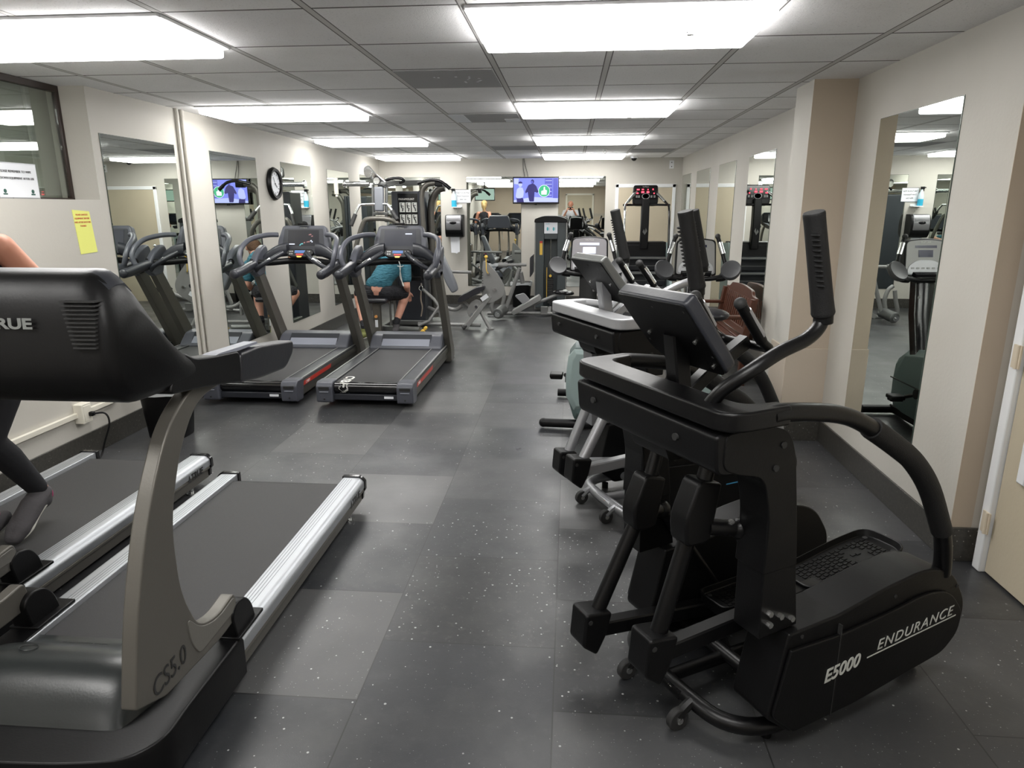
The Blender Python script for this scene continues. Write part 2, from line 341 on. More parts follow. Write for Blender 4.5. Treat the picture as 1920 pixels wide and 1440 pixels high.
def remeshed(build, name, m, parent=None, voxel=.012, smooth=4):
    """shapes of BUILD fused into one continuous skin"""
    b = M(); build(b); bmesh.ops.recalc_face_normals(b.bm, faces=b.bm.faces)
    me = bpy.data.meshes.new(name); b.bm.to_mesh(me); b.bm.free(); o = bpy.data.objects.new(name, me); C.objects.link(o)
    q = o.modifiers.new('r', 'REMESH'); q.mode = 'VOXEL'; q.voxel_size = voxel; q.use_smooth_shade = True
    q = o.modifiers.new('s', 'SMOOTH'); q.factor = .5; q.iterations = smooth
    bpy.context.view_layer.update()
    me2 = bpy.data.meshes.new_from_object(o.evaluated_get(bpy.context.evaluated_depsgraph_get()))
    bpy.data.objects.remove(o, do_unlink=True)
    me2.name = name; me2.materials.clear(); me2.materials.append(m)
    for p in me2.polygons: p.use_smooth = True
    o = bpy.data.objects.new(name, me2); C.objects.link(o)
    if parent is not None: o.parent = parent
    return o

# ================================================================== THE ROOM
struct(M().box(((XL+XR)/2, (YB+YF)/2, -.03), (XR-XL+2.4, YB-YF+.4, .06)).done('floor', FLOOR))
struct(M().box(((XL+XR)/2, (YB+YF)/2, CH+.03), (XR-XL+2.4, YB-YF+.4, .06)).done('ceiling', CEIL))
struct(M().box(((XL+XR)/2, YB+.1, CH/2), (XR-XL+.4, .2, CH)).done('wall_back', WALL))
WY0, WY1, WZ = 1.2, 4.39, 1.607            # window recess in the left wall
wl = M(); wl.box((XL-.13, (WY1+YB)/2, CH/2), (.26, YB-WY1, CH)); wl.box((XL-.13, (WY0+WY1)/2, WZ/2), (.26, WY1-WY0, WZ)); wl.box((XL-.13, (YF+WY0)/2, CH/2), (.26, WY0-YF, CH))
struct(wl.done('wall_left', WALL))
DY0, DY1, DZ, DX = 1.55, 2.95, 1.98, 1.82  # door recess in the right wall
wr = M(); wr.box((XR+.15, (DY1+YB)/2, CH/2), (.3, YB-DY1, CH)); wr.box((XR+.15, (DY0+DY1)/2, (DZ+CH)/2), (.3, DY1-DY0, CH-DZ)); wr.box((XR+.15, (YF+DY0)/2, CH/2), (.3, DY0-YF, CH))
struct(wr.done('wall_right', WALL))
struct(M().box((DX+.16, (DY0+DY1)/2, DZ/2), (.24, DY1-DY0, DZ)).done('wall_recess', TAN))
struct(M().box((XR+.045, DY1-.0015, (DZ+.16)/2), (.09, .003, DZ-.16)).done('trim_1', TAN))
struct(M().box(((XL+XR)/2, YF-.1, CH/2), (XR-XL+.6, .2, CH)).done('wall_front', TAN))
# pillar standing out of the right wall: cream side, tan front
struct(M().box((XR-.13, 4.76, CH/2), (.265, .33, CH)).done('wall_pillar', WALL))
struct(M().box((XR-.13, 4.5945, CH/2+.1), (.2655, .001, CH-.2)).done('trim_2', TAN))
struct(M().box((XR-.134, 4.760, .32), (.277, .345, .64)).done('trim_3', wall_mat('tan_plinth_paint', (.50,.43,.35)), bev=.004))
# bases
def base(name, x0, y0, x1, y1, h=.15): return struct(M().box(((x0+x1)/2, (y0+y1)/2, h/2), (abs(x1-x0), abs(y1-y0), h)).done(name, BASE, bev=.002))
base('baseboard_left', XL, YF, XL+.012, YB); base('baseboard_back', XL, YB-.012, .70, YB); base('baseboard_right', XR-.012, 2.952, XR, 4.58); base('baseboard_far_right', XR-.012, 4.94, XR, YB)
base('baseboard_pillar', XR-.285, 4.565, XR-.012, 4.587); base('baseboard_pillar_side', XR-.290, 4.587, XR-.273, 4.94); base('baseboard_recess', XR+.001, 2.932, DX+.035, 2.946, .16)
# window high in the near left wall: dark frame, glass, grey-green panel behind
wf = struct(M().box((XL-.19, WY1-.012, (WZ+CH-.03)/2), (.035, .024, CH-.03-WZ)).box((XL-.19, (WY0+WY1)/2, CH-.02), (.035, WY1-WY0, .04)).box((XL-.19, (WY0+WY1)/2, WZ+.006), (.035, WY1-WY0, .012)).box((XL-.19, WY0+.012, (WZ+CH)/2), (.035, .024, CH-WZ)).done('window_1', mat('dark_brown_frame', (.035,.022,.018), .4), bev=.003))
M().box((XL-.19, (WY0+WY1)/2, (WZ+CH)/2), (.006, WY1-WY0-.05, CH-WZ-.05)).done('pane', GLASS, wf)
struct(M().box((XL-.32, (WY0+WY1)/2, (WZ+CH)/2+.0), (.02, WY1-WY0+.3, CH-WZ+.1)).done('wall_behind_window', wall_mat('grey_green_panel', (.50,.50,.44))))
struct(M().box((XL-.30, 3.98, (WZ+CH)/2), (.012, .05, CH-WZ)).box((XL-.30, 4.25, (WZ+CH)/2), (.012, .02, CH-WZ)).done('trim_4', wall_mat('pale_grey_strip', (.62,.62,.57))))
s = M().box((XL-.165, 3.92, WZ+.105), (.004, .30, .19)).done('window_notice', PAPER); tag(s, 'white framed notice with two lines of print propped behind the window glass at left', 'notice')
M().box((XL-.167, 3.92, WZ+.105), (.005, .312, .202)).done('frame', mat('silver_frame',(.4,.41,.43),.3,.7), s)
text('PLEASE REMEMBER TO WIPE', .019, (XL-.161, 3.79, WZ+.150), (0,1,0), (0,0,1), LETD, s); text('DOWN EQUIPMENT AFTER USE', .018, (XL-.161, 3.79, WZ+.112), (0,1,0), (0,0,1), LETD, s)
for yy in (3.81, 4.02): M().ball((XL-.162, yy, WZ+.045), (.002,.012,.012), 8, 5).box((XL-.162, yy, WZ+.028), (.002,.03,.008)).done('figure_print', mat('green_print',(.03,.10,.08),.6), s)
s = M().prism(rpoly([(4.108,1.545),(4.262,1.535),(4.285,1.278),(4.128,1.272)], .002, 2), XL+.0005, XL+.0025, 'yz').done('yellow_notice', YELP); tag(s, 'yellow paper notice with red print on the wall below the window', 'notice')
for i, l in enumerate(('PLEASE SANITIZE', 'EQUIPMENT BEFORE', 'AND AFTER EACH USE', 'THANKS')):
    text(l, .0145, (XL+.003, 4.187, 1.510-i*.023), (0,1,0), (0,0,1), RED, s, align='CENTER')
# conduits, raceway
t = thing('electrical_conduit', 'two thin cream conduits running down the left wall beside the nearest tall mirror', 'conduit', (XL+.03, 5.42, 0))
for dy in (0, .075): M((-XL-.03,-5.42,0)).tube([(XL+.018,5.405+dy,CH),(XL+.018,5.405+dy,1.2),(XL+.018,5.405+dy,.16)], .013, sm=0).done('pipe', WALL, t)
struct(M().box((XL+.012, 3.2, .292), (.024, 2.05, .032)).done('trim_5', CREAMP, bev=.003))
t = thing('outlet_box', 'cream electrical outlet box on the left wall raceway with a black plug', 'outlet', (XL, 3.88, .30))
M().box((.03,0,0), (.06,.085,.125)).done('box', CREAMP, t, bev=.004); M().box((.061,0,0), (.004,.06,.10)).done('cover_plate', CREAMP, t, bev=.002); M().box((.075,.02,-.01), (.03,.03,.028)).done('plug', BLK, t, bev=.006)
o = M().tube([(XL+.085,3.90,.29),(XL+.14,3.93,.285),(XL+.16,3.93,.22),(XL+.13,3.90,.10),(XL+.12,3.86,.02),(XL+.16,3.70,.008),(XL+.22,3.58,.008)], .006, n=8).done('power_cord', BLK); tag(o, 'black power cord hanging from the outlet to the floor by the left wall', 'cord')
# trash bins
def bin_(name, label, x, y, w, h, over):
    t = thing(name, label, 'trash can', (x,y,0))
    def rg(k, z, n=24): return [(w*.5*k*math.copysign(abs(math.cos(a))**.55, math.cos(a)), w*.42*k*math.copysign(abs(math.sin(a))**.55, math.sin(a)), z) for a in [2*math.pi*i/n for i in range(n)]]
    M().loft([rg(.78,0), rg(.80,.01), rg(.98,h), rg(1.02,h), rg(1.02,h-.02)][:4]).done('body', BLK, t)
    b = M(); rs = [rg(1.0,h-.01), rg(1.05,h+.006), rg(1.06,h-.02), rg(1.04,h-.05)]
    rs = [[(p[0], p[1], p[2]+random.uniform(-.008,.012)*over) for p in r] for r in rs]; b.loft(rs, cap=False)
    b.done('bin_liner', BAG, t)
bin_('trash_bin', 'black waste bin with clear liner by the left wall behind the silver-railed treadmills', -2.78, 4.36, .33, .36, 1)
bin_('trash_bin', 'black waste bin with clear liner against the back wall beside the weight tower', -.76, 10.98, .34, .40, 1)
# wall mirrors
def mirror(label, wall, a0, a1, z0=.305, z1=2.028):
    w = a1-a0; zc = (z0+z1)/2; h = z1-z0
    if wall == 'L': c, d, e = (XL+.003,(a0+a1)/2,zc), (.004,w,h), (.003,w+.006,h+.006); ce = (XL+.0018,(a0+a1)/2,zc)
    if wall == 'R': c, d, e = (XR-.003,(a0+a1)/2,zc), (.004,w,h), (.003,w+.006,h+.006); ce = (XR-.0018,(a0+a1)/2,zc)
    if wall == 'B': c, d, e = ((a0+a1)/2,YB-.003,zc), (w,.004,h), (w+.006,.003,h+.006); ce = ((a0+a1)/2,YB-.0018,zc)
    o = M().box(c, d).done('wall_mirror', MIRROR); M().box(ce, e).done('backing', MEDGE, o)
    return tag(o, label, 'mirror', 'tall frameless mirrors on the walls')
mirror('tall frameless mirror on the left wall, nearest, beside the yellow notice', 'L', 4.47, 5.335)
mirror('tall frameless mirror on the left wall between the conduits and the clock', 'L', 5.875, 6.75)
mirror('tall frameless mirror on the left wall just past the clock', 'L', 7.35, 8.205)
mirror('tall frameless mirror on the left wall behind the pulley machine bar, fourth from the camera', 'L', 8.77, 9.63)
mirror('tall frameless mirror on the left wall in the far corner', 'L', 10.17, 11.05)
mirror('tall frameless mirror on the right wall between the pillar and the near door', 'R', 3.375, 4.21, .27)
mirror('tall frameless mirror on the right wall just behind the pillar', 'R', 4.99, 5.71)
mirror('tall frameless mirror on the right wall beside the wooden bench', 'R', 6.21, 7.085)
mirror('tall frameless mirror on the right wall, third past the pillar', 'R', 7.63, 8.467)
mirror('tall frameless mirror on the right wall, fourth past the pillar', 'R', 8.99, 9.90)
mirror('tall frameless mirror on the right wall next to the back corner', 'R', 10.365, 11.15)
mirror('frameless mirror on the back wall behind the multi-station gym', 'B', -2.98, -2.085)
mirror('frameless mirror on the back wall left of the television', 'B', -1.655, -.78)
mirror('frameless mirror on the back wall right of the television', 'B', -.185, .55)
# doors
def leaf(t, w, h, m, n=1): M().box((0,0,h/2), (w,.04,h)).done('door_panel', m, t, bev=.002)
d1 = bpy.data.objects.new('door_1', None); C.objects.link(d1); d1.location = (DX,0,0); struct(d1)
M().box((.03,2.21,.99), (.03,1.24,1.96)).done('door_panel', DOORP, d1, bev=.003)
M().box((.02,2.865,.99), (.05,.055,1.98)).box((.02,1.57,.99), (.05,.04,1.98)).done('door_casing', WHITE, d1, bev=.006)
for z in (.235, .965, 1.72):
    M().box((-.008,2.845,z), (.006,.05,.095)).cyl((-.014,2.835,z-.048),(-.014,2.835,z+.048),.007).done('hinge', mat('beige_hinge',(.62,.54,.42),.4), d1)
q = M()
for a in (2.690,1.765): q.box((.006,a,1.06), (.026,.050,1.17))
for z in (.50,1.62): q.box((.006,2.2275,z), (.026,.873,.05))
q.done('panel_moulding', WHITE, d1, bev=.006)
d2 = bpy.data.objects.new('door_2', None); C.objects.link(d2); d2.location = (1.18, YB, 0); struct(d2)
M().box((-.005,-.01,.93), (.84,.02,1.86)).done('door_panel', DOORP, d2)
M().box((-.445,-.012,.95), (.05,.03,1.92)).box((.435,-.012,.95), (.05,.03,1.92)).box((-.005,-.012,1.885), (.93,.03,.055)).done('door_casing', WHITE, d2, bev=.005)
M().box((.39,-.025,1.45), (.035,.012,.12)).done('hinge', mat('beige_hinge2',(.50,.47,.38),.4), d2); M().box((.39,-.025,.6), (.035,.012,.12)).done('hinge', CREAMP, d2)
M().cyl((-.37,-.03,.95),(-.37,-.085,.95),.012).ball((-.37,-.09,.95),.028).done('door_handle', CHROME, d2)
# room behind the camera, seen only in the mirrors
d3 = bpy.data.objects.new('door_3', None); C.objects.link(d3); d3.location = (.35, YF, 0); struct(d3)
M().box((0,.01,1.0), (.9,.02,2.0)).done('door_panel', DOORP, d3); M().box((-.48,.012,1.02), (.06,.03,2.04)).box((.48,.012,1.02), (.06,.03,2.04)).box((0,.012,2.03), (1.02,.03,.06)).done('door_casing', CREAMP, d3)
struct(M().box((-.6, YF+.008, 1.30), (4.4,.016,.10)).done('trim_6', wall_mat('stone_band',(.42,.38,.32))))

# ------------------------------------------------------------------ ceiling things
def light(i, j, label):
    cx, cy = GX+G*(i+1), GY+G*(j+.5); t = thing('ceiling_light', label, 'ceiling light', (cx,cy,CH), 0, 'fluorescent ceiling panels')
    w, d = 1.165, .565
    M().box((0,d/2+.01,-.006), (w+.04,.022,.012)).box((0,-d/2-.01,-.006), (w+.04,.022,.012)).box((w/2+.012,0,-.006), (.026,d,.012)).box((-w/2-.012,0,-.006), (.026,d,.012)).done('frame', WHITE, t)
    M().box((0,0,-.0275), (w,d,.055)).done('diffuser', DIFF, t, bev=.012)  # lens built deeper than flush so its glowing sides brighten the ceiling
for n, (j, w) in enumerate(((0,'nearest'),(4,'second from the camera'),(8,'third from the camera'),(12,'farthest'))):
    light(0, j, f'fluorescent ceiling panel in the right-hand row, {w}'); light(-4, j, f'fluorescent ceiling panel in the left-hand row, {w}')
for j in (-4,-8):
    w = 'just' if j == -4 else 'farther'
    light(0, j, f'fluorescent ceiling panel in the right-hand row {w} behind the camera'); light(-4, j, f'fluorescent ceiling panel in the left-hand row {w} behind the camera')
for (i, j, m_, lb) in ((-1,2,'g','grey stained ceiling tile with white specks in the middle column'),(-1,5,'d','ceiling tile with a grey filter and two pale patches'),(-1,10,'g','dark grey ceiling tile far down the middle column'),(2,11,'g','dark grey ceiling tile near the camera dome')):
    o = M().box((GX+G*(i+.5), GY+G*(j+.5), CH-.003), (.565,.575,.004)).done('ceiling_tile', CEILG); tag(o, lb, 'ceiling tile')
    if m_ == 'd': M().box((GX+G*(i+.12), GY+G*(j+.5), CH-.006), (.13,.5,.002)).box((GX+G*(i+.85), GY+G*(j+.75), CH-.006), (.13,.2,.002)).done('patch', PAPER, o)
    elif j == 2:
        q = M()
        for k in range(12): q.box((GX+G*(i+random.uniform(.3,.8)), GY+G*(j+random.uniform(.3,.7)), CH-.0055), (.014,.010,.001), (0,0,random.uniform(0,90)))
        q.done('white_specks', PAPER, o)
for x, y, lb in ((.458,5.84,'small sprinkler head in the ceiling behind the second right light'),(-1.843,5.85,'small sprinkler head in the ceiling behind the second left light'),(.477,3.1,'small sprinkler head hanging under the nearest right light'),(.45,9.6,'small sprinkler head in the ceiling before the farthest right light')):
    t = thing('sprinkler_head', lb, 'sprinkler', (x,y,CH)); dz = -.012 if y < 4 else 0
    M().cyl((0,0,dz),(0,0,dz-.006),.035).done('escutcheon', WHITE, t); M().cyl((0,0,0),(0,0,dz-.03),.009).tube([(-.014,0,dz-.02),(-.016,0,dz-.04),(0,0,dz-.055),(.016,0,dz-.04),(.014,0,dz-.02)],.003,n=6).cyl((0,0,dz-.055),(0,0,dz-.058),.016).done('nozzle', CHROME, t)
t = thing('security_camera', 'small white dome security camera on the ceiling near the back wall', 'security camera', (.955,10.95,CH))
M().cyl((0,0,0),(0,0,-.025),.055).done('housing', WHITE, t, bev=.004); M().ball((0,0,-.028),(.042,.042,.04)).done('dome', BLKG, t)
t = thing('junction_plate', 'small white plate with two holes high on the back wall by the right corner', 'wall plate', (1.56,YB,2.20))
M().box((0,-.004,0),(.07,.008,.12)).done('plate', WHITE, t, bev=.002); M().ball((0,-.008,.03),.008,8,6).ball((0,-.008,-.03),.008,8,6).done('socket_hole', RUB, t)

# ------------------------------------------------------------------ television
t = thing('television', 'flat television on the back wall showing two men in blue light', 'television', (-.541,YB-.05,1.82))
tw, th = .735, .41
M().box((0,-.01,0),(tw,.045,th)).done('bezel', BLKG, t, bev=.006); M().box((0,-.036,.004),(tw-.035,.004,th-.045)).done('screen', E_BLUE, t)
M().box((0,.03,0),(.25,.04,.25)).done('wall_bracket', BLK, t); M().box((0,-.02,-.212),(.04,.03,.014)).done('stand_boss', BLK, t)
def flat(poly, m, name, y=-.0395): M().prism(poly, y, y-.0008).done(name, m, t)
flat([(-.35,-.18),(.35,-.18),(.35,-.12),(-.05,-.10),(-.35,-.15)], E_LBL, 'picture_area'); flat([(.02,-.12),(.34,-.14),(.34,-.17),(.0,-.17)], E_LBL, 'picture_area',-.0402)
flat([(.14,-.10),(.26,-.10),(.26,.18),(.14,.18)], E_MBL, 'picture_area'); flat([(.27,-.12),(.345,-.12),(.345,.18),(.27,.18)], E_MBL, 'picture_area')
for k in range(5): flat([(.15,.15-k*.055),(.25,.15-k*.055),(.25,.142-k*.055),(.15,.142-k*.055)], E_LBL, 'picture_area',-.0404)
flat([(-.345,.10),(-.28,.09),(-.27,.18),(-.345,.18)], E_LBL, 'picture_area')
flat(rpoly([(-.32,-.09),(-.30,.02),(-.26,.05),(-.21,.04),(-.19,-.02),(-.20,-.10),(-.24,-.12),(-.30,-.12)],.01), E_LBL, 'picture_man',-.0412); flat([(-.31,-.10),(-.20,-.12),(-.19,-.18),(-.30,-.18)], E_DBL, 'picture_man',-.0410)
flat([( -.245+.03*math.cos(a), .09+.038*math.sin(a)) for a in [k*math.pi/8 for k in range(16)]], E_LBL, 'picture_man',-.0414); flat([(-.245+.034*math.cos(a), .105+.03*math.sin(a)) for a in [k*math.pi/8 for k in range(9)]], E_DBL, 'picture_man',-.0416)
flat(rpoly([(-.11,-.14),(-.13,-.02),(-.16,-.05),(-.17,-.02),(-.12,.08),(-.07,.10),(-.03,.10),(.01,.06),(.03,.0),(.05,-.01),(.02,-.04),(-.02,-.02),(-.03,-.17),(-.10,-.17)],.012), E_DBL, 'picture_man',-.0412)
flat([(-.055+.026*math.cos(a), .132+.034*math.sin(a)) for a in [k*math.pi/8 for k in range(16)]], E_DBL, 'picture_man',-.0414); flat([(-.062+.018*math.cos(a), .124+.022*math.sin(a)) for a in [k*math.pi/8 for k in range(16)]], E_MBL, 'picture_man',-.0418)
flat([(.13+.092*math.cos(a), -.01+.092*math.sin(a)) for a in [k*math.pi/16 for k in range(32)]], E_WHT, 'picture_badge',-.0420); flat([(.13+.086*math.cos(a), -.01+.086*math.sin(a)) for a in [k*math.pi/16 for k in range(32)]], E_GRN, 'picture_badge',-.0424)
flat(rpoly([(.085,-.065),(.085,-.01),(.12,.0),(.125,.055),(.145,.05),(.145,.01),(.175,.0),(.17,-.065)],.008), E_WHT, 'picture_hand',-.0428)
o = M().tube([(-.75,YB-.012,CH),(-.745,YB-.012,2.15),(-.72,YB-.014,2.03)], .004, n=6).tube([(-.735,YB-.012,CH),(-.715,YB-.012,2.2),(-.69,YB-.012,2.12),(-.67,YB-.014,2.03)], .004, n=6).done('power_cord', BLK); tag(o, 'two thin black cords hanging from the ceiling down to the television', 'cord')
# clock
t = thing('wall_clock', 'round wall clock with black rim on the left wall', 'clock', (XL, 7.12, 1.80), R(90))   # local -y faces the room (+x)
def disc(r, y, n=40): return [(r*math.cos(2*math.pi*i/n), y, r*math.sin(2*math.pi*i/n)) for i in range(n)]
M().loft([disc(.155,0), disc(.165,-.02), disc(.150,-.045), disc(.125,-.042), disc(.120,-.02)], cap=False).done('rim', BLK, t); M().loft([disc(.125,-.015), disc(.125,-.022)]).done('face', PAPER, t)
q = M()
for k in range(12):
    a = k*math.pi/6; q.box((.10*math.sin(a), -.0235, .10*math.cos(a)), (.006,.002,.018 if k%3 else .026), (0, math.degrees(a), 0))
q.done('hour_marks', BLK, t); M().box((.022,-.026,-.016),(.06,.002,.008),(0,40,0)).done('hour_hand', BLK, t); M().box((-.02,-.028,.03),(.08,.002,.005),(0,60,0)).ball((0,-.028,0),.006,8,6).done('minute_hand', BLK, t)
# spray bottle shelf + sign + towel dispenser (back wall)
t = thing('wall_shelf', 'small white shelf on the back wall under the blue spray bottle', 'shelf', (-1.81,YB,1.565)); M().box((0,-.055,0),(.15,.11,.012)).box((0,-.004,.015),(.15,.008,.04)).done('board', WHITE, t); M().tube([(0,-.01,-.01),(0,-.01,-.09)],.004,sm=0).done('bracket', CHROME, t)
t = thing('spray_bottle', 'clear spray bottle of blue cleaner on the small white shelf', 'spray bottle', (-1.855,YB-.055,1.571))
M().loft([[(.042*k*math.cos(2*math.pi*i/16), .032*k*math.sin(2*math.pi*i/16), z) for i in range(16)] for k,z in ((.9,0),(1,.01),(1,.10))]).done('liquid', BLUEL, t)
M().loft([[(.042*k*math.cos(2*math.pi*i/16), .032*k*math.sin(2*math.pi*i/16), z) for i in range(16)] for k,z in ((1,.101),(1,.15),(.75,.19),(.35,.215),(.33,.24))]).done('bottle', CLRP, t)
M().box((-.01,0,.262),(.055,.025,.04)).box((-.045,0,.268),(.03,.014,.014)).box((-.028,0,.235),(.008,.014,.04),(0,20,0)).done('trigger_head', BLK, t, bev=.003)
s = M().box((-1.715,YB-.004,1.735),(.245,.006,.20)).done('wipe_notice', PAPER); tag(s, 'framed white notice with handwriting beside the blue spray bottle', 'notice')
M().box((-1.715,YB-.0025,1.735),(.258,.004,.213)).done('frame', BLK, s)
for i, l in enumerate(('Take Turns & Wipe','Down Equipment','After Use')): text(l, .034, (-1.715,YB-.0078,1.780-i*.052), (1,0,0), (0,0,1), LETD, s, align='CENTER', sx=.78)
t = thing('towel_dispenser', 'grey and black paper towel dispenser on the back wall with a towel hanging out', 'towel dispenser', (-1.845,YB,1.10))
prof = rpoly([(0,0),(-.15,0,.02),(-.20,.06,.04),(-.215,.22,.06),(-.17,.345,.05),(0,.35)], .01, 6)
M().prism([(p[0],p[1]) for p in prof], -.14, .145, 'yz').done('body', BLK, t, bev=.006)
M().prism([(p[0]-.012,p[1]+.012) for p in rpoly([(-.10,.035),(-.155,.04,.02),(-.198,.10,.04),(-.205,.22,.06),(-.16,.335,.05),(-.10,.34)],.01,6)], -.125, .115, 'yz').done('front_cover', mat('smoked_silver_cover',(.22,.22,.23),.22,.5), t, bev=.012)
M().ball((-.01,-.214,.225),(.055,.008,.025)).done('sight_window', BLKG, t)
M().prism([(-.075,.0),(.075,.0),(.075,-.235),(.045,-.245),(.03,-.265),(.005,-.255),(-.065,-.250)], -.105, -.103).done('paper_towel', PAPER, t)

# ================================================================== ELLIPTICALS  (local x = towards the rear, y = across, z up)
def elliptical(loc, rz, label, k):
    blk = k == 0; FR = BLK2 if blk else SILV; RAIL = BLK2 if blk else SILVL; t = thing('elliptical_trainer', label, 'elliptical trainer', (*loc,0), rz, 'elliptical trainers along the right wall')
    M().tube([(.45,-.27,.055),(.1,-.285,.055),(-.05,-.285,.055),(-.15,-.22,.062),(-.185,-.10,.075),(-.185,.10,.075),(-.15,.22,.062),(-.05,.285,.055),(.1,.285,.055),(.45,.27,.055)], .026, sm=6).done('floor_frame', FR, t)
    M().tube([(.06,-.25,.085),(.06,.25,.085)], .024, sm=0).tube([(-.18,0,.075),(.9,0,.06)], .022, sm=0).done('cross_tube', FR, t)
    M().box((.66,0,.03),(.06,.56,.05)).done('rear_foot', BLK, t, bev=.01)
    for sy in (-1, 1):
        w = M().cyl((-.245,sy*.13-.012,.036),(-.245,sy*.13+.012,.036),.036,24).done('caster', RUB, t, bev=.004); M().tube([(-.19,sy*.13,.08),(-.215,sy*.13,.066),(-.245,sy*.13,.042)],.017,n=8).done('caster_fork', FR, w); M().cyl((-.245,sy*.13-.016,.036),(-.245,sy*.13+.016,.036),.011).done('hub', BOLT, w)
        f = M().cyl((-.02,sy*.27,.028),(-.02,sy*.27,0),.018).done('leveling_foot', BLK, t)
        # housing beside the pedals
        P = rpoly([(-.05,.398,.006),(.15,.403,.01),(.36,.437,.05),(.55,.452,.1),(.69,.405,.12),(.785,.27,.09),(.775,.16,.05),(.69,.105,.03),(.25,.06,.02),(.0,.055,.015),(-.105,.14,.02)], .01, 5)
        h = M().prism(P, sy*.200, sy*.340).done('side_housing', BLK, t, bev=.008, seg=3)
        P2 = rpoly([(-.047,.352,.004),(.16,.343,.01),(.36,.352,.05),(.55,.372,.08),(.67,.345,.1),(.755,.25,.08),(.75,.17,.05),(.68,.115,.03),(.25,.070,.02),(.0,.065,.01),(-.095,.15,.02)], .01, 5)
        M().prism(P2, sy*.340, sy*.352).done('side_panel', BLK, h, bev=.005, seg=3)
        M().box((.1525,sy*.342,.22),(.004,.022,.31)).done('panel_seam', RUB, h)
        for (a,b) in ((.0,.378),(.40,.395),(.72,.345)): M().cyl((a,sy*.338,b),(a,sy*.3425,b),.006,10).done('screw_hole', RUB, h)
        # column
        P = rpoly([(-.145,.40,.004),(.0,.405,.004),(-.045,.70,.05),(-.078,.86,.01),(-.160,.86,.01),(-.155,.78,.08)], .01, 6)
        c_ = M().prism(P, sy*.222, sy*.318).done('column', BLK2 if blk else SILV, t, bev=.01, seg=3)
        P = rpoly([(-.078,.80,.01),(-.074,.93,.05),(-.108,1.000,.04),(-.19,1.026,.02),(-.325,1.020,.02),(-.33,.93,.03),(-.27,.905,.05),(-.185,.875,.08),(-.160,.80,.01)], .01, 6)
        if blk: P = rpoly([(-.155,.60,.005),(-.030,.60,.005),(-.045,.72,.05),(-.078,.93,.05),(-.108,1.000,.04),(-.19,1.026,.02),(-.325,1.020,.02),(-.33,.93,.03),(-.27,.905,.05),(-.185,.885,.10),(-.150,.76,.10)], .01, 7)
        M().prism(P, sy*.216, sy*.321).done('column_cover', BLK, t, bev=.01, seg=3)
        for (a,b) in ((-.115,.44),(-.118,.475),(-.075,.455),(-.03,.435)): M().cyl((a,sy*.316,b),(a,sy*.330,b),.009,6).done('bolt', BOLT, c_)
        for (a,b) in ((-.13,.965),(-.150,.905)): M().cyl((a,sy*.318,b),(a,sy*.3255,b),.009,10).done('bolt_recess', RUB, c_)
    # front bar cover, under the rail
    q = M().prism(rpoly([(-.355,1.018,.012),(-.25,1.028,.012),(-.235,.945,.03),(-.27,.905,.02),(-.345,.915,.025)],.01,5), -.318, .318).done('front_cover', BLK, t, bev=.006)
    for y_ in (-.17, .22): M().cyl((-.358,y_,.975),(-.350,y_,.975),.010,12).done('bolt_recess', RUB, q)
    M().prism(rpoly([(-.33,.925),(-.25,.92),(-.25,.875),(-.31,.875)],.012), -.10, .06).done('sensor_box', BLK, t, bev=.004)
    # long hoop handrail, one tube bent round the front
    side = [(.655,-.32,.40),(.640,-.325,.46),(.608,-.33,.546),(.554,-.33,.655),(.446,-.33,.789),(.326,-.33,.882),(.187,-.33,.967),(.051,-.33,1.024),(-.137,-.333,1.056),(-.24,-.328,1.058),(-.29,-.300,1.055)]
    for sy in (-1,1): M().tube([(p[0],-sy*p[1],p[2]) for p in side[:-2]]+[(-.20,sy*.331,1.056)], .0245, n=14, sm=5, flat=1.12).done('handrail', RAIL, t)
    M().prism(rpoly([(-.352,-.352,.07),(-.352,.352,.07),(-.15,.356,.01),(-.15,.306,.01),(-.250,.290,.05),(-.250,-.290,.05),(-.15,-.306,.01),(-.15,-.356,.01)],.01,7), 1.030, 1.080, 'xy').done('rail_cap', RAIL, t, bev=.018, seg=4)
    for sy in (-1,1): M().tube([(x,sy*abs(y),z) for x,y,z in [(.60,.33,.565),(.50,.33,.727),(.40,.33,.832),(.30,.33,.900),(.19,.33,.966)]], .0315, n=14, sm=5).done('foam_grip', FOAM, t)
    # arms: swing arm, its foot block, the link down to the pedal arm
    for sy, ph in ((-1, 0), (1, 1)):
        y0 = sy*.165
        if not blk and ph == 0: hip, el, ft, pe, pv, pd, gr = (-.12,.95), (-.17,.82), (-.43,.33), (.0,.38), (-.13,.78), (.40,.38), .13
        elif not blk: hip, el, ft, pe, pv, pd, gr = (-.06,.95), (-.09,.80), (-.335,.24), (.20,.19), (-.05,.76), (.30,.22), .085
        elif ph == 0:
            hip, el, ft, pe, pv, pd, gr = (-.215,.93), (-.27,.72), (-.385,.34), (.02,.385), (-.195,.705), (.42,.40), 0
        else:
            hip, el, ft, pe, pv, pd, gr = (-.10,.93), (-.19,.60), (-.375,.22), (.22,.17), (-.125,.575), (.30,.20), .115
        a = M().tube([(hip[0],y0,hip[1]),(el[0],y0,el[1]),(ft[0],y0,ft[1])], [.022,.024,.026], sm=0).done('swing_arm', FR, t)
        dx, dz = hip[0]-el[0], hip[1]-el[1]; L_ = math.hypot(dx,dz); ux, uz = dx/L_, dz/L_; ex, ez = el
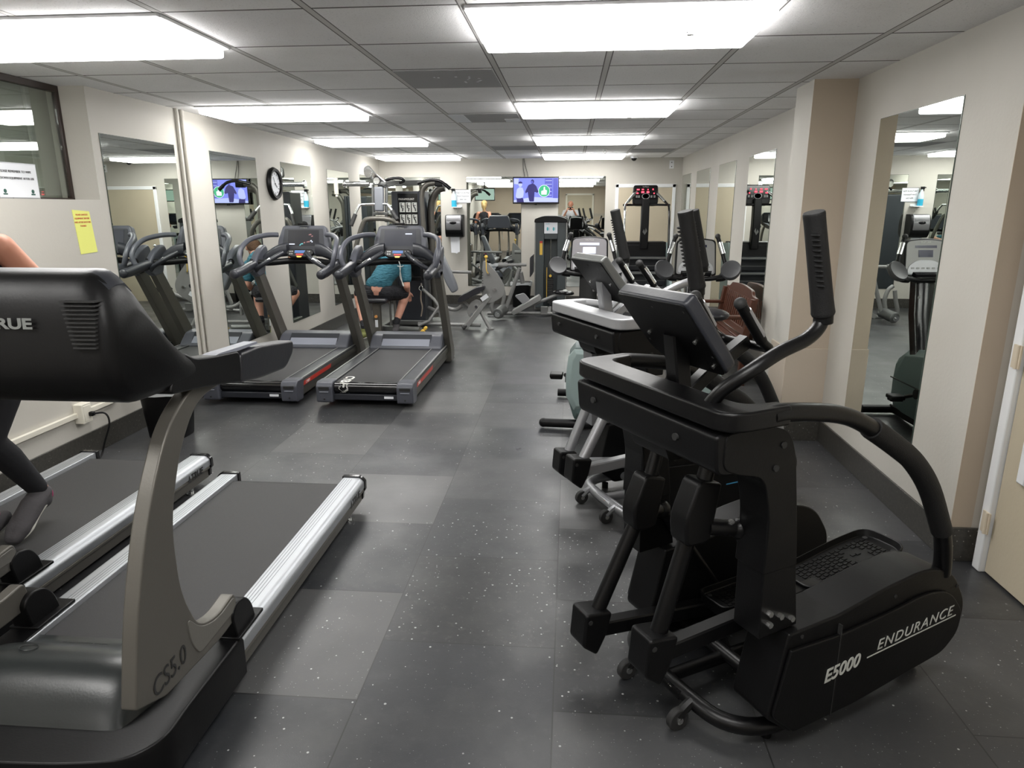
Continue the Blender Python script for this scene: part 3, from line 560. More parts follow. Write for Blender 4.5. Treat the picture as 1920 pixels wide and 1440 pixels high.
        M().prism(rpoly([(ex+ux*.12-uz*.045,ez+uz*.12+ux*.045,.02),(ex+ux*.12+uz*.035,ez+uz*.12-ux*.035,.01),(ex-ux*.05+uz*.05,ez-uz*.05-ux*.05,.02),(ex-ux*.07-uz*.03,ez-uz*.07+ux*.03,.02),(ex-uz*.06,ez+ux*.06,.05)],.015,5), y0-.036, y0+.036).done('pivot_cover', BLK, a, bev=.009, seg=3)
        M().prism(rpoly([(ft[0]-.045,ft[1]+.075),(ft[0]+.055,ft[1]+.06),(ft[0]+.035,ft[1]-.02),(ft[0]+.0,ft[1]-.085),(ft[0]-.055,ft[1]-.04)],.014,5), y0-.045, y0+.045).done('foot_block', BLK, a, bev=.008, seg=3)
        M().cyl((ft[0]-.03,y0-.0455,ft[1]+.045),(ft[0]-.03,y0-.047,ft[1]+.045),.008,12).done('bolt_recess', RUB, a)
        M().cyl((pv[0]-.04,y0+sy*.02,pv[1]-.005),(pv[0]+.055,y0+sy*.045,pv[1]-.02),.023).ball((pv[0]+.055,y0+sy*.045,pv[1]-.02),.031).cyl((pv[0]+.055,y0+sy*.045,pv[1]-.02),(pe[0],y0+sy*.05,pe[1]),.021).done('link', FR, a)
        M().cyl((pv[0]+.02,y0+sy*.045,pv[1]+.005),(pv[0]+.02,y0+sy*.048,pv[1]+.010),.009,14).done('bolt', BOLT, a)
        p = M().tube([(ft[0],y0,ft[1]-.01),(pe[0],y0,pe[1]-.03),(pd[0]+.12,y0*.8,pd[1]-.05)], .026, sm=0, square=True, flat=.9).done('pedal_arm', FR, t)
        # pedal tray
        tl = .10 if ph == 0 else -.02; xc, zc, yc = pd[0]+.02, pd[1]-.015, sy*.115; hw = .082; ln = .225
        def pt(u, v, h_): return (xc+u*math.cos(tl)-h_*math.sin(tl), yc+v, zc+u*math.sin(tl)+h_*math.cos(tl))
        out = rpoly([(-ln,-hw*.8,.03),(ln*.3,-hw*1.05,.1),(ln,-hw,.06),(ln,hw,.06),(ln*.3,hw*1.05,.1),(-ln,hw*.8,.03)],.03,5)
        b = M().loft([[pt(u,v,-.018) for u,v in out], [pt(u,v,.0) for u,v in out], [pt(u*1.03,v*1.05,.026) for u,v in out], [pt(u*1.0,v*1.0,.028) for u,v in out], [pt(u*.96,v*.92,.006) for u,v in out]])
        pdl = b.done('pedal', BLK, t, bev=.002)
        q = M()
        for i in range(-9, 10):
            for j in range(-4, 5):
                u, v = i*.021, j*.0165+(i%2)*.004
                if abs(u) < ln*.84 and abs(v) < hw*.72 and not (.02 < math.hypot(u-.08, v*1.2) < .05):
                    V = [pt(u+du, v+dv, hh) for hh in (.005,.0085) for du, dv in ((-.008,-.0055),(.008,-.0055),(.008,.0055),(-.008,.0055))]; q.loft([V[:4], V[4:]])
        q.done('tread_pattern', BLK, pdl)
        for u, v in ((-.19,-.045),(-.19,.045),(.19,-.055),(.19,.055)): M().cyl(pt(u,v,.004), pt(u,v,.008), .009, 12).done('bolt_recess', RUB, pdl)
        # upper swing arm and long ribbed grip
        u_ = [(-.30,.20,1.03),(-.289,.25,1.106),(-.236,.295,1.166),(-.153,.30,1.204),(-.065,.30,1.229),(-.02,.30,1.262),(-.01,.30,1.31)]
        if ph == 1: u_ = [(-.20,.20,.98),(-.13,.25,1.03),(-.05,.29,1.08),(-.012,.30,1.17),(-.006,.30,1.30)]
        up_ = [(x+gr, sy*y, z) for x, y, z in u_]
        M().tube(up_, .018, n=14).done('upper_arm', BLK2 if blk else SILV, t)
        g0 = Vector((-.012+gr, sy*.30, 1.285)); g1 = Vector((-.085+gr, sy*.30, 1.54))
        gg = M().tube([g0, g0.lerp(g1,.03), g0.lerp(g1,.15), g0.lerp(g1,.5), g0.lerp(g1,.88), g0.lerp(g1,.98), g1], [.024,.029,.0275,.0265,.0255,.026,.024], n=18, sm=4).done('long_grip', FOAM, t)
        q = M()
        for i in range(11):
            c_ = g0.lerp(g1, .33+i*.048); n_ = Vector((-.75,-.62,-.2)).normalized() if sy < 0 else Vector((-.75,.62,-.2)).normalized()
            q.ball(c_+n_*.0245, (.008,.014,.0048), 8, 5)
        q.done('ribs', FOAM, gg); M().cyl(g0-Vector((-.002,0,.02)), g0+Vector((0,0,.01)), .024).done('collar', BLK, gg, bev=.003)
    # mast, console, centre handlebar
    M().tube([(-.20,0,.95),(-.205,0,1.05),(-.232,0,1.21)], .026, sm=0, square=True).tube([(-.19,0,1.02),(-.08,0,1.10),(.035,0,1.165)], .020, sm=0, square=True).done('mast', BLK2 if blk else SILV, t)
    M().tube([(-.24,0,.93),(-.10,0,.99),(0,0,.93)], .022, sm=0, square=True).done('mast_brace', FR, t)
    uy = Vector((-.168,0,.205)).normalized(); nrm = Vector((0,1,0)).cross(uy)      # points to the rider
    pl = rpoly([(-.150,.262,.015),(.150,.262,.015),(.150,.13,.03),(.145,.045,.03),(.11,.0,.03),(-.145,-.005,.03),(-.150,.05,.03)],.02,5)
    org = Vector((-.168,0,1.112))
    con = M().plate(pl, org-nrm*.0, (0,1,0), uy, .045).done('console', CYBD if blk else GUN, t, bev=.010, seg=4)
    M().plate([(u*.98,v*.98+.002) for u,v in pl], org-nrm*.003, (0,1,0), uy, .004).done('back_shell', BLK, con, bev=.002)
    for u, v in ((-.10,.12),(.10,.115),(-.115,.03),(.075,.03)): M().cyl(org-nrm*.003+Vector((0,u,0))+uy*v, org-nrm*.008+Vector((0,u,0))+uy*v, .006, 8).done('bolt', BOLT, con)
    for u, v in ((-.13,.235),(0,.23),(.13,.235),(-.135,.07),(.125,.08)): M().cyl(org-nrm*.003+Vector((0,u,0))+uy*v, org-nrm*.0045+Vector((0,u,0))+uy*v, .004, 8).done('screw_hole', RUB, con)
    M().plate(rpoly([(-.10,.08),(.10,.08),(.10,.21),(-.10,.21)],.01), org+nrm*.0455, (0,1,0), uy, .002).done('display', SCR, con)
    hb = M().tube([(-.085,-.092,1.290),(-.045,-.096,1.238),(-.005,-.10,1.186),(.030,-.096,1.160),(.045,-.055,1.155),(.045,.055,1.155),(.030,.096,1.160),(-.005,.10,1.186),(-.045,.096,1.238),(-.085,.092,1.290)], .0135, n=12, sm=5).done('handlebar', BLK2 if blk else SILVL, t)
    for sy in (-1,1):
        M().tube([(-.003,sy*.099,1.184),(-.045,sy*.095,1.239),(-.085,sy*.092,1.290)], .0158, sm=0).done('grip', BLK, hb); M().ball((-.088,sy*.091,1.295), .0180).done('grip_end', RUB, hb)
        M().tube([(-.012+.0035,sy*.0985,1.196+.003),(-.070+.0035,sy*.093,1.271+.003)], .0150 if blk else .0164, sm=0, n=16).done('pulse_sensor', CHROME if not blk else SILV, hb)
    # lettering on the near housing (faces -y)
    if blk:
        text('E5000', .062, (.10,-.3535,.197), (1,0,.08), (0,0,1), LETT, t, shear=.25, bold=.0012, sx=.98)
        text('ENDURANCE', .050, (.325,-.3535,.237), (1,0,.045), (0,0,1), LETT, t, shear=.22, sx=1.12, space=1.15)
        M().plate([(0,0),(.43,0),(.432,.004),(.0,.004)], (.285,-.353,.222), (1,0,.05), (0,0,1), .001).done('lettering_line', LETT, t)
    else:
        text('E5000', .070, (.075,-.3532,.170), (1,0,.03), (0,0,1), LETB, t, shear=.25, bold=.006, sx=1.05)
        text('E5000', .070, (.075,-.3545,.170), (1,0,.03), (0,0,1), LETW, t, shear=.25, bold=.001, sx=1.05)
        M().plate([(0,0),(.33,0),(.33,.006),(.0,.006)], (.31,-.353,.205), (1,0,.03), (0,0,1), .001).done('lettering_line', LETB, t)
    o_ = M().box((-.207,-.03,.078),(.006,.13,.03)).done('warning_label', BLKG if blk else PAPER, t); text('WARNING', .018, (-.2115,.03,.074), (0,-1,0), (0,0,1), LETW if blk else RED, o_)
    return t
elliptical((.50,2.03), R(31), 'black elliptical trainer nearest the camera, marked ENDURANCE E5000 on its side', 0)
elliptical((.37,3.42), R(27), 'silver and black elliptical trainer with blue E5000 lettering, second from the camera', 1)

# ================================================================== NEAR TREADMILLS (local x = towards the belt's rear end, y = left of it, z up)
def true_treadmill(loc, label):
    t = thing('treadmill', label, 'treadmill', (*loc,0), R(90), 'silver-railed treadmills in the foreground')
    M().box((.93,0,.142),(1.80,.60,.018)).done('belt', BELT, t, bev=.006)
    M().cyl((1.825,-.30,.115),(1.825,.30,.115),.035,24).done('rear_roller', BLK, t)
    M().box((.95,0,.085),(1.70,.56,.07)).done('deck', BLK, t)
    for sy in (-1,1):
        P = [(sy*a,b) for a,b in rpoly([(.292,.13),(.292,.172,.004),(.380,.172,.012),(.402,.150,.008),(.402,.115),(.385,.112),(.30,.11)],.003,3)]
        r_ = M().prism(P, .14, 1.875, 'yz').done('side_rail', ALU, t)
        P = [(sy*a,b) for a,b in rpoly([(.30,.112),(.398,.112),(.400,.098),(.385,.090),(.385,.045),(.37,.035),(.30,.035)],.004,3)]
        M().prism(P, .14, 1.87, 'yz').done('lower_rail', OLIVE, r_)
        P = [(sy*a,b) for a,b in rpoly([(.285,.10),(.285,.178),(.382,.180,.012),(.408,.154,.01),(.408,.105),(.395,.09),(.39,.05),(.30,.05)],.004,3)]
        M().prism(P, 1.872, 1.895, 'yz').done('end_cap', BLKG, r_, bev=.003)
        q = M()
        for gy in (.305,.318,.331,.344): q.box((1.02,sy*gy,.1718),(1.66,.0022,.0014))
        q.done('groove', mat('groove_shadow_metal',(.18,.19,.20),.5,.6), r_)
        text('TRUE', .050, (1.665 if sy < 0 else 1.86, sy*.4035, .104), (1 if sy<0 else -1,0,0), (0,0,1), LETD, r_, bold=.0015, shear=.1)
        M().prism([(1.635,.104),(1.662,.104),(1.649,.142)], sy*.4025, sy*.4035).done('logo_mark', LETD, r_)
        M().cyl((1.72,sy*.36,.04),(1.72,sy*.36,.008),.012).cyl((1.72,sy*.36,.008),(1.72,sy*.36,0),.028).done('leveling_foot', BOLT, t)
        # upright, one curved plate with forward arm
        P = rpoly([(-.025,.315,.01),(.10,.262,.01),(.40,.235,.05),(.52,.245,.02),(.50,.335,.02),(.385,.320,.05),(.285,.355,.09),(.225,.50,.12),(.225,.72,.15),(.31,.90,.15),(.42,1.01,.08),(.70,1.035,.02),(.71,1.085,.01),(.45,1.075,.10),(.27,.99,.15),(.125,.78,.2),(.035,.55,.2),(-.005,.40,.1)], .02, 6)
        u = M().prism(P, sy*.345, sy*.388).done('upright', OLIVE, t, bev=.007, seg=3)
        M().prism(rpoly([(.27,.27),(.50,.275),(.495,.325),(.385,.312,.05),(.29,.345,.05),(.23,.42,.05),(.235,.33,.05)],.02,5), sy*.384, sy*.391).done('recess_panel', mat('warm_grey_panel',(.135,.13,.116),.5), u, bev=.004)
        if sy < 0: text('CS5.0', .080, (.045,-.3895,.292), (1,0,.04), (0,0,1), LETD, u, sx=.85, shear=.12)
        c_ = M().prism(rpoly([(.48,.172,.01),(.61,.176,.01),(.595,.24,.03),(.56,.285,.03),(.50,.30,.03),(.46,.27,.03)],.02,6), sy*.325, sy*.395).done('pivot_cover', BLK, t, bev=.012, seg=3)
        M().box((.56,sy*.352,.178),(.18,.105,.012)).done('foot_plate', BLK, c_, bev=.003)
    # front tray and motor hood
    tr = rpoly([(.50,.405,.01),(.50,.30),(.15,.30),(.15,-.30),(.50,-.30),(.50,-.405,.01),(.16,-.405,.02),(.04,-.41,.06),(-.04,-.35,.09),(-.065,-.20,.2),(-.075,0,.2),(-.065,.20,.2),(-.04,.35,.09),(.04,.41,.06),(.16,.405,.02)],.02,5)
    M().loft([[(x,y,.035) for x,y in tr], [(x,y,.16) for x,y in tr], [(x*.985+.003,y*.985,.176) for x,y in tr]]).done('front_tray', BLK, t, bev=.004)
    fa = rpoly([(.05,-.34),(-.045,-.30,.07),(-.068,-.20,.2),(-.080,0,.2),(-.068,.20,.2),(-.045,.30,.07),(.05,.34)],.02,5)
    b = M(); n_ = 20
    for i in range(0): pass
    M().loft([[(x*1.02-.004,y*1.01,.035) for x,y in fa], [(x*1.03-.006,y*1.015,.085) for x,y in fa]]).done('front_trim', OLIVE, t)
    def hood(u, v):
        y = (v-.5)*(.54+.10*min(1,u*2)); x = .045+u*.42; e = 1-abs(2*v-1)**6
        h = 1-(1-min(1,u/.42))**2.3 if u < .42 else .5+.5*math.cos((u-.42)/.58*math.pi); z = .163+.124*h
        return (x, y, .165+(z-.165)*max(0,e)**.5)
    M().grid(hood, 28, 24).done('motor_hood', DGRN, t, ang=80)
    text('TRUE CS', .036, (.325,.10,.245), (0,-1,0), (.79,0,-.61), LETD, t, sx=1.1)
    M().tube([(.235+.020*math.cos(a), .12+.026*math.sin(a), .288-.004*math.cos(a)) for a in [k*math.pi/6 for k in range(12)]], .0015, n=6, sm=2, closed=True).done('hood_button', DGRN, t)
    # console: sections across the width
    def ring(y):
        a = abs(y); e = max(0, (a-.33)/.08); dz = .075*e**2; k = 1-.16*max(0,(a-.385)/.025)**2
        body = [(.165,1.408-dz),(.105,1.398-dz),(.070,1.345-dz*.6),(.055,1.26),(.050,1.17),(.075,1.120),(.125,1.088),(.22,1.080),(.34,1.076),(.42,1.08),(.425,1.11),(.353,1.168),(.300,1.228-dz*.2),(.250,1.300-dz*.5),(.205,1.378-dz)]
        body = [(.22+(x-.22)*k, 1.20+(z-1.20)*k) for x, z in body]
        return [(x, y, z) for x, z in smooth2(body)]
    def smooth2(b_):
        P = [Vector((x,z)) for x,z in b_]; out = []; k = len(P)
        for i in range(k):
            p0,p1,p2,p3 = P[i-1],P[i],P[(i+1)%k],P[(i+2)%k]
            for j in range(3):
                q = j/3; out.append(tuple(.5*((2*p1)+(-p0+p2)*q+(2*p0-5*p1+4*p2-p3)*q*q+(-p0+3*p1-3*p2+p3)*q**3)))
        return out
    ys = [-.412,-.408,-.402,-.395,-.385,-.37,-.355,-.34,-.32,-.28,-.15,-.05,.05,.15,.28,.32,.34,.355,.37,.385,.395,.402,.408,.412]
    co = M().loft([ring(y) for y in ys]).done('console', BLK, t, ang=60)
    M().plate(rpoly([(-.26,0),(.26,0),(.26,.26),(-.26,.26)],.02), (.37,0,1.13), (0,-1,0), (-.42,0,.9), -.002).done('display', SCR, co)
    M().loft([[(x_, y_, z_-(.075*max(0,(abs(y_)-.33)/.08)**2)) for x_, z_ in ((.115,1.402),(.14,1.411),(.175,1.412),(.20,1.388),(.17,1.395))] for y_ in ys[4:-4]]).done('top_trim', CYBD, co)
    for i in range(12):
        z = 1.345-i*.0095; M().box((.075-i*.0014, -.343-.0012*i, z),(.035,.088-.003*i,.0035),(0,0,0)).done('vent_slot', RUB, co)
    text('TRUE', .034, (.050,-.112,1.283), (0,-1,0), (.05,0,1), mat('worn_lettering',(.20,.21,.20),.5), co, bold=.0012, sx=1.45)
    M().prism([(-.080,1.283),(-.106,1.283),(-.094,1.308)], .047,.053, 'yz').done('logo_mark', LETT, co)
    for sy in (-1,1):
        P = rpoly([(.26,1.070,.02),(.45,1.045,.04),(.66,1.005,.01),(.66,1.108,.02),(.50,1.125,.06),(.40,1.140,.06),(.345,1.17,.02),(.30,1.14,.02)],.02,6)
        M().prism(P, sy*.350, sy*.411).done('side_arm', BLK, co, bev=.014, seg=3)
        M().prism(rpoly([(.64,1.005),(.665,1.10),(.80,1.098,.03),(1.085,1.062,.02),(1.075,1.018,.02),(1.00,.972,.03),(.80,.985,.03)],.015,5), sy*.350, sy*.414).done('handrail_pad', VINYL, t, bev=.016, seg=4)
        M().prism(rpoly([(.42,1.118),(.66,1.108),(.80,1.104),(.80,1.112),(.55,1.124)],.004), sy*.36, sy*.405).done('rail_top', CYBL, t, bev=.002)
    return t
true_treadmill((-1.46,1.40), 'grey treadmill in the left foreground, console back facing the camera, marked CS5.0')
true_treadmill((-2.445,1.655), 'silver-railed treadmill at the far left edge with a runner on it')

# ================================================================== CYBEX-TYPE TREADMILLS (local x = towards the front/console, y = left, z up)
def rear_treadmill(loc, label, k):
    t = thing('treadmill', label, 'treadmill', (*loc,0), R(90), 'blue-grey treadmills with screens in front of the clock')
    M().box((.80,0,.182),(1.50,.52,.016)).done('belt', BELT, t, bev=.005); M().cyl((.045,-.26,.145),(.045,.26,.145),.045,24).done('rear_roller', BLKG, t)
    M().box((.03,0,.075),(.05,.54,.05)).done('rear_bar', CYBD, t, bev=.006); M().box((.0,-.19,.078),(.006,.075,.018)).done('warning_label', PAPER, t); M().box((.85,0,.12),(1.5,.52,.06)).done('deck', BLK, t)
    for sy in (-1,1):
        r_ = M().prism([(sy*a,b) for a,b in rpoly([(.262,.12),(.262,.196),(.372,.196),(.385,.186),(.385,.12)],.004,3)], .06, 1.62, 'yz').done('side_rail', CYBD, t)
        M().box((.84,sy*.266,.199),(1.54,.008,.005)).box((.84,sy*.378,.195),(1.54,.014,.008)).done('rail_edge', GUNG, r_)
        M().prism([(sy*a,b) for a,b in rpoly([(.28,.05),(.28,.12),(.392,.178),(.392,.125),(.384,.115),(.384,.06),(.37,.045)],.004,3)], .06, 1.75, 'yz').done('side_skirt', OLIVED, r_)
        M().prism([(.12,.135),(.78,.135),(.80,.168),(.14,.168)], sy*.3925, sy*.3935).done('decal', RED, r_)
        text('CYBEX', .030, (.17 if sy<0 else .36, sy*.394, .141), (1 if sy<0 else -1,0,0), (0,0,1), LETW, r_, shear=.3)
        e = M().prism(rpoly([(-.03,.035,.02),(.10,.03,.02),(.13,.17,.02),(.13,.20,.01),(.0,.205,.02),(-.035,.17,.02)],.01,5), sy*.262, sy*.396).done('end_cap', CYB, t, bev=.014, seg=3)
        M().box((-.035,sy*.33,.155),(.012,.085,.022)).done('recess', RUB, e); M().box((-.037,sy*.33,.125),(.010,.075,.008)).done('ridge', CYBL, e, bev=.003); M().cyl((-.036,sy*.33,.065),(-.030,sy*.33,.065),.007,10).done('screw_hole', RUB, e)
        P = rpoly([(1.60,.02,.01),(1.79,.02,.01),(1.77,.20,.05),(1.20,1.00,.05),(1.06,.98,.04),(1.56,.30,.1)],.02,5)
        P = rpoly([(1.60,.02,.01),(1.80,.02,.01),(1.79,.12,.04),(1.235,.98,.03),(1.10,.98,.03),(1.60,.14,.08)],.02,5)
        u = M().prism(P, sy*.365, sy*.425).done('upright', OLIVE, t, bev=.008, seg=3); M().cyl((1.74,sy*.424,.05),(1.74,sy*.428,.05),.012,12).done('bolt', BOLT, u)
        gp = M().tube([(.70,sy*.395,.985),(.80,sy*.395,.995),(1.08,sy*.395,1.035)], [.041,.043,.045], n=18, sm=0).ball((.695,sy*.395,.985),(.03,.041,.041)).done('front_grip', CYBD, t)
        M().prism(rpoly([(1.02,.98,.02),(1.06,1.06,.03),(1.18,1.17,.08),(1.33,1.22,.05),(1.37,1.14,.06),(1.30,1.05,.1),(1.26,.94,.03),(1.12,.92,.03)],.02,6), sy*.36, sy*.425).done('shoulder_cover', CYB, t, bev=.018, seg=3)
        lp = [(.93,sy*.400,1.015),(.92,sy*.43,1.07),(.93,sy*.445,1.14),(1.0,sy*.44,1.215),(1.12,sy*.41,1.275),(1.26,sy*.32,1.305),(1.34,sy*.24,1.305)]
        M().tube(lp, .023, n=12).done('loop_handle', CYB, t)
        M().tube([(1.06,sy*.36,.99),(1.02,sy*.30,1.03),(1.04,sy*.20,1.09),(1.12,sy*.11,1.15)], .021, n=12).done('pulse_bar', CYBD, t); M().tube([(1.026,sy*.27,1.05),(1.042,sy*.20,1.095)], .0225, n=14, sm=0).done('pulse_sensor', CHROME, t)
        M().prism(rpoly([(.16,0),(.37,-.07,.06),(.385,-.20,.05),(.34,-.14,.08),(.14,-.09)],.02,5) if sy>0 else [(-a,b) for a,b in rpoly([(.16,0),(.37,-.07,.06),(.385,-.20,.05),(.34,-.14,.08),(.14,-.09)],.02,5)], 0,0,'yz') if False else None
        w = M().loft([[(1.30+.03*math.cos(a)-.05*q, sy*(.14+.25*q), 1.17-.13*q**2+.065*math.sin(a)*(1-.2*q)) for a in [2*math.pi*i/12 for i in range(12)]] for q in (0,.25,.5,.75,1)]).done('console_wing', CYBD, t, ang=60)
    # hood
    hd = [(1.36,.20),(1.40,.24),(1.50,.315),(1.62,.33),(1.85,.27),(1.93,.16),(1.93,.03),(1.45,.03)]
    M().prism(rpoly(hd,.03,5), -.365, .365).done('motor_hood', CYB if k else CYB, t, bev=.03, seg=4)
    M().prism([(a,b) for a,b in rpoly([(1.375,.224),(1.50,.321),(1.508,.314),(1.39,.205)],.003)], -.24, .24).done('hood_recess', CYBL, t, bev=.003)
    M().prism([(a,b) for a,b in rpoly([(1.415,.252),(1.495,.3215),(1.50,.316),(1.425,.25)],.003)], -.25, .25).done('hood_step', CYBD, t, bev=.003)
    # console
    ux, uy = Vector((0,-1,0)), Vector((.28,0,.96)).normalized(); org = Vector((1.36,0,1.11)); nz = ux.cross(uy)
    shape = rpoly([(-.25,0,.03),(.25,0,.03),(.262,.13,.05),(.215,.272,.03),(.19,.285,.02),(-.19,.285,.02),(-.215,.272,.03),(-.262,.13,.05)],.02,5)
    c_ = M().plate(shape, org-nz*.035, ux, uy, .07).done('console', CYB, t, bev=.014, seg=3)
    M().plate(rpoly([(-.215,.03),(.215,.03),(.19,.25),(-.19,.25)],.015), org+nz*.036, ux, uy, .003).done('screen_surround', CYBD, c_)
    M().plate([(-.155,.085),(.155,.085),(.152,.236),(-.152,.236)], org+nz*.0395, ux, uy, .002).done('screen', mat('dim_screen',(.05,.053,.066) if k else (.022,.023,.028),.22), c_)
    text('CYBEX', .014, org+nz*.040+uy*.253+ux*0, ux, uy, LETT, c_, align='CENTER', sx=1.6)
    if k: M().plate([(.05,.195),(.115,.195),(.115,.205),(.05,.205)], org+nz*.0418, ux, uy, .001).done('screen_text', E_WHT, c_)
    else:
        M().plate([(-.14,.095),(-.085,.095),(-.085,.104),(-.14,.104)], org+nz*.0418, ux, uy, .001).done('screen_text', E_WHT, c_)
        for (a, b_, w_, e_) in ((.05,.19,.03,E_PINK),(.075,.175,.02,E_PINK),(-.03,.10,.03,E_CYAN),(.0,.112,.02,E_PINK),(.03,.12,.035,E_PINK),(.065,.13,.02,E_WHT),(-.04,.09,.018,E_CYAN),(.08,.12,.014,E_WHT)):
            M().plate(rpoly([(a,b_-.004),(a+w_,b_-.002),(a+w_*.8,b_+.010),(a+.004,b_+.004)],.002), org+nz*.0418, ux, uy, .001).done('screen_figure', e_, c_)
    M().box((1.375,0,1.405),(.02,.10,.02)).done('camera_bar', BLK, c_, bev=.004)
    pan = M().plate(rpoly([(-.115,.03,.02),(.115,.03,.02),(.14,-.015,.02),(.09,-.055,.04),(-.09,-.055,.04),(-.14,-.015,.02)],.015,5), org+nz*.09, ux, Vector((.5,0,.85)), .03).done('control_panel', BLK, t, bev=.008, seg=3)
    o2 = org+nz*.1205; uz_ = Vector((.5,0,.85)).normalized()
    M().plate([(-.05,-.005),(.05,-.005),(.05,.022),(-.05,.022)], o2, ux, uz_, .002).done('lcd', E_LCD, pan); M().plate([(-.035,-.028),(.035,-.028),(.035,-.012),(-.035,-.012)], o2, ux, uz_, .003).done('stop_bar', E_LCDR, pan)
    M().plate(rpoly([(-.02,-.052),(.02,-.052),(.028,-.036),(-.028,-.036)],.004), o2, ux, uz_, .004).done('safety_key', YEL, pan)
    for a in (-.095,-.075,.075,.095):
        for b_ in (-.02,.005): M().plate(rpoly([(a-.007,b_),(a+.007,b_),(a+.007,b_+.012),(a-.007,b_+.012)],.003), o2, ux, uz_, .003).done('button', GUNG, pan)
    M().tube([(1.09,-.42,.985+.08),(1.2,-.3,1.05),(1.3,-.12,1.06),(1.3,.12,1.06),(1.2,.3,1.05),(1.09,.42,1.065)], .03, n=12, flat=1.0).done('lower_bridge', BLK, t)
    if k:
        s_ = M().tube([(1.16,-.03,1.07),(1.13,-.05,1.02),(1.14,-.04,.93),(1.13,-.075,.85),(1.14,-.06,.86),(1.15,-.045,.95),(1.15,-.035,1.03)], .004, n=6, sm=5).tube([(1.14,-.02,1.03),(1.12,-.06,1.025),(1.12,-.08,1.035)], .004, n=6).done('safety_cord', LETT, t)
        ct = text('CYBEX', .105, (.235,.215,.1925), (-1,0,0), (0,-1,0), LETW, t, name='belt_lettering', bold=.003, shear=.15)
        for v in ct.data.vertices:      # the word runs over the rear roller
            if v.co.x < .045: a = (.045-v.co.x)/.047; v.co.x, v.co.z = .045-.0475*math.sin(a), .145+.0475*math.cos(a)
    return t
rear_treadmill((-1.61,5.15), 'blue-grey treadmill nearer the aisle, with a blank grey screen and white safety cord', 1)
rear_treadmill((-2.56,5.15), 'blue-grey treadmill closest to the left wall, with coloured figure on its screen', 0)

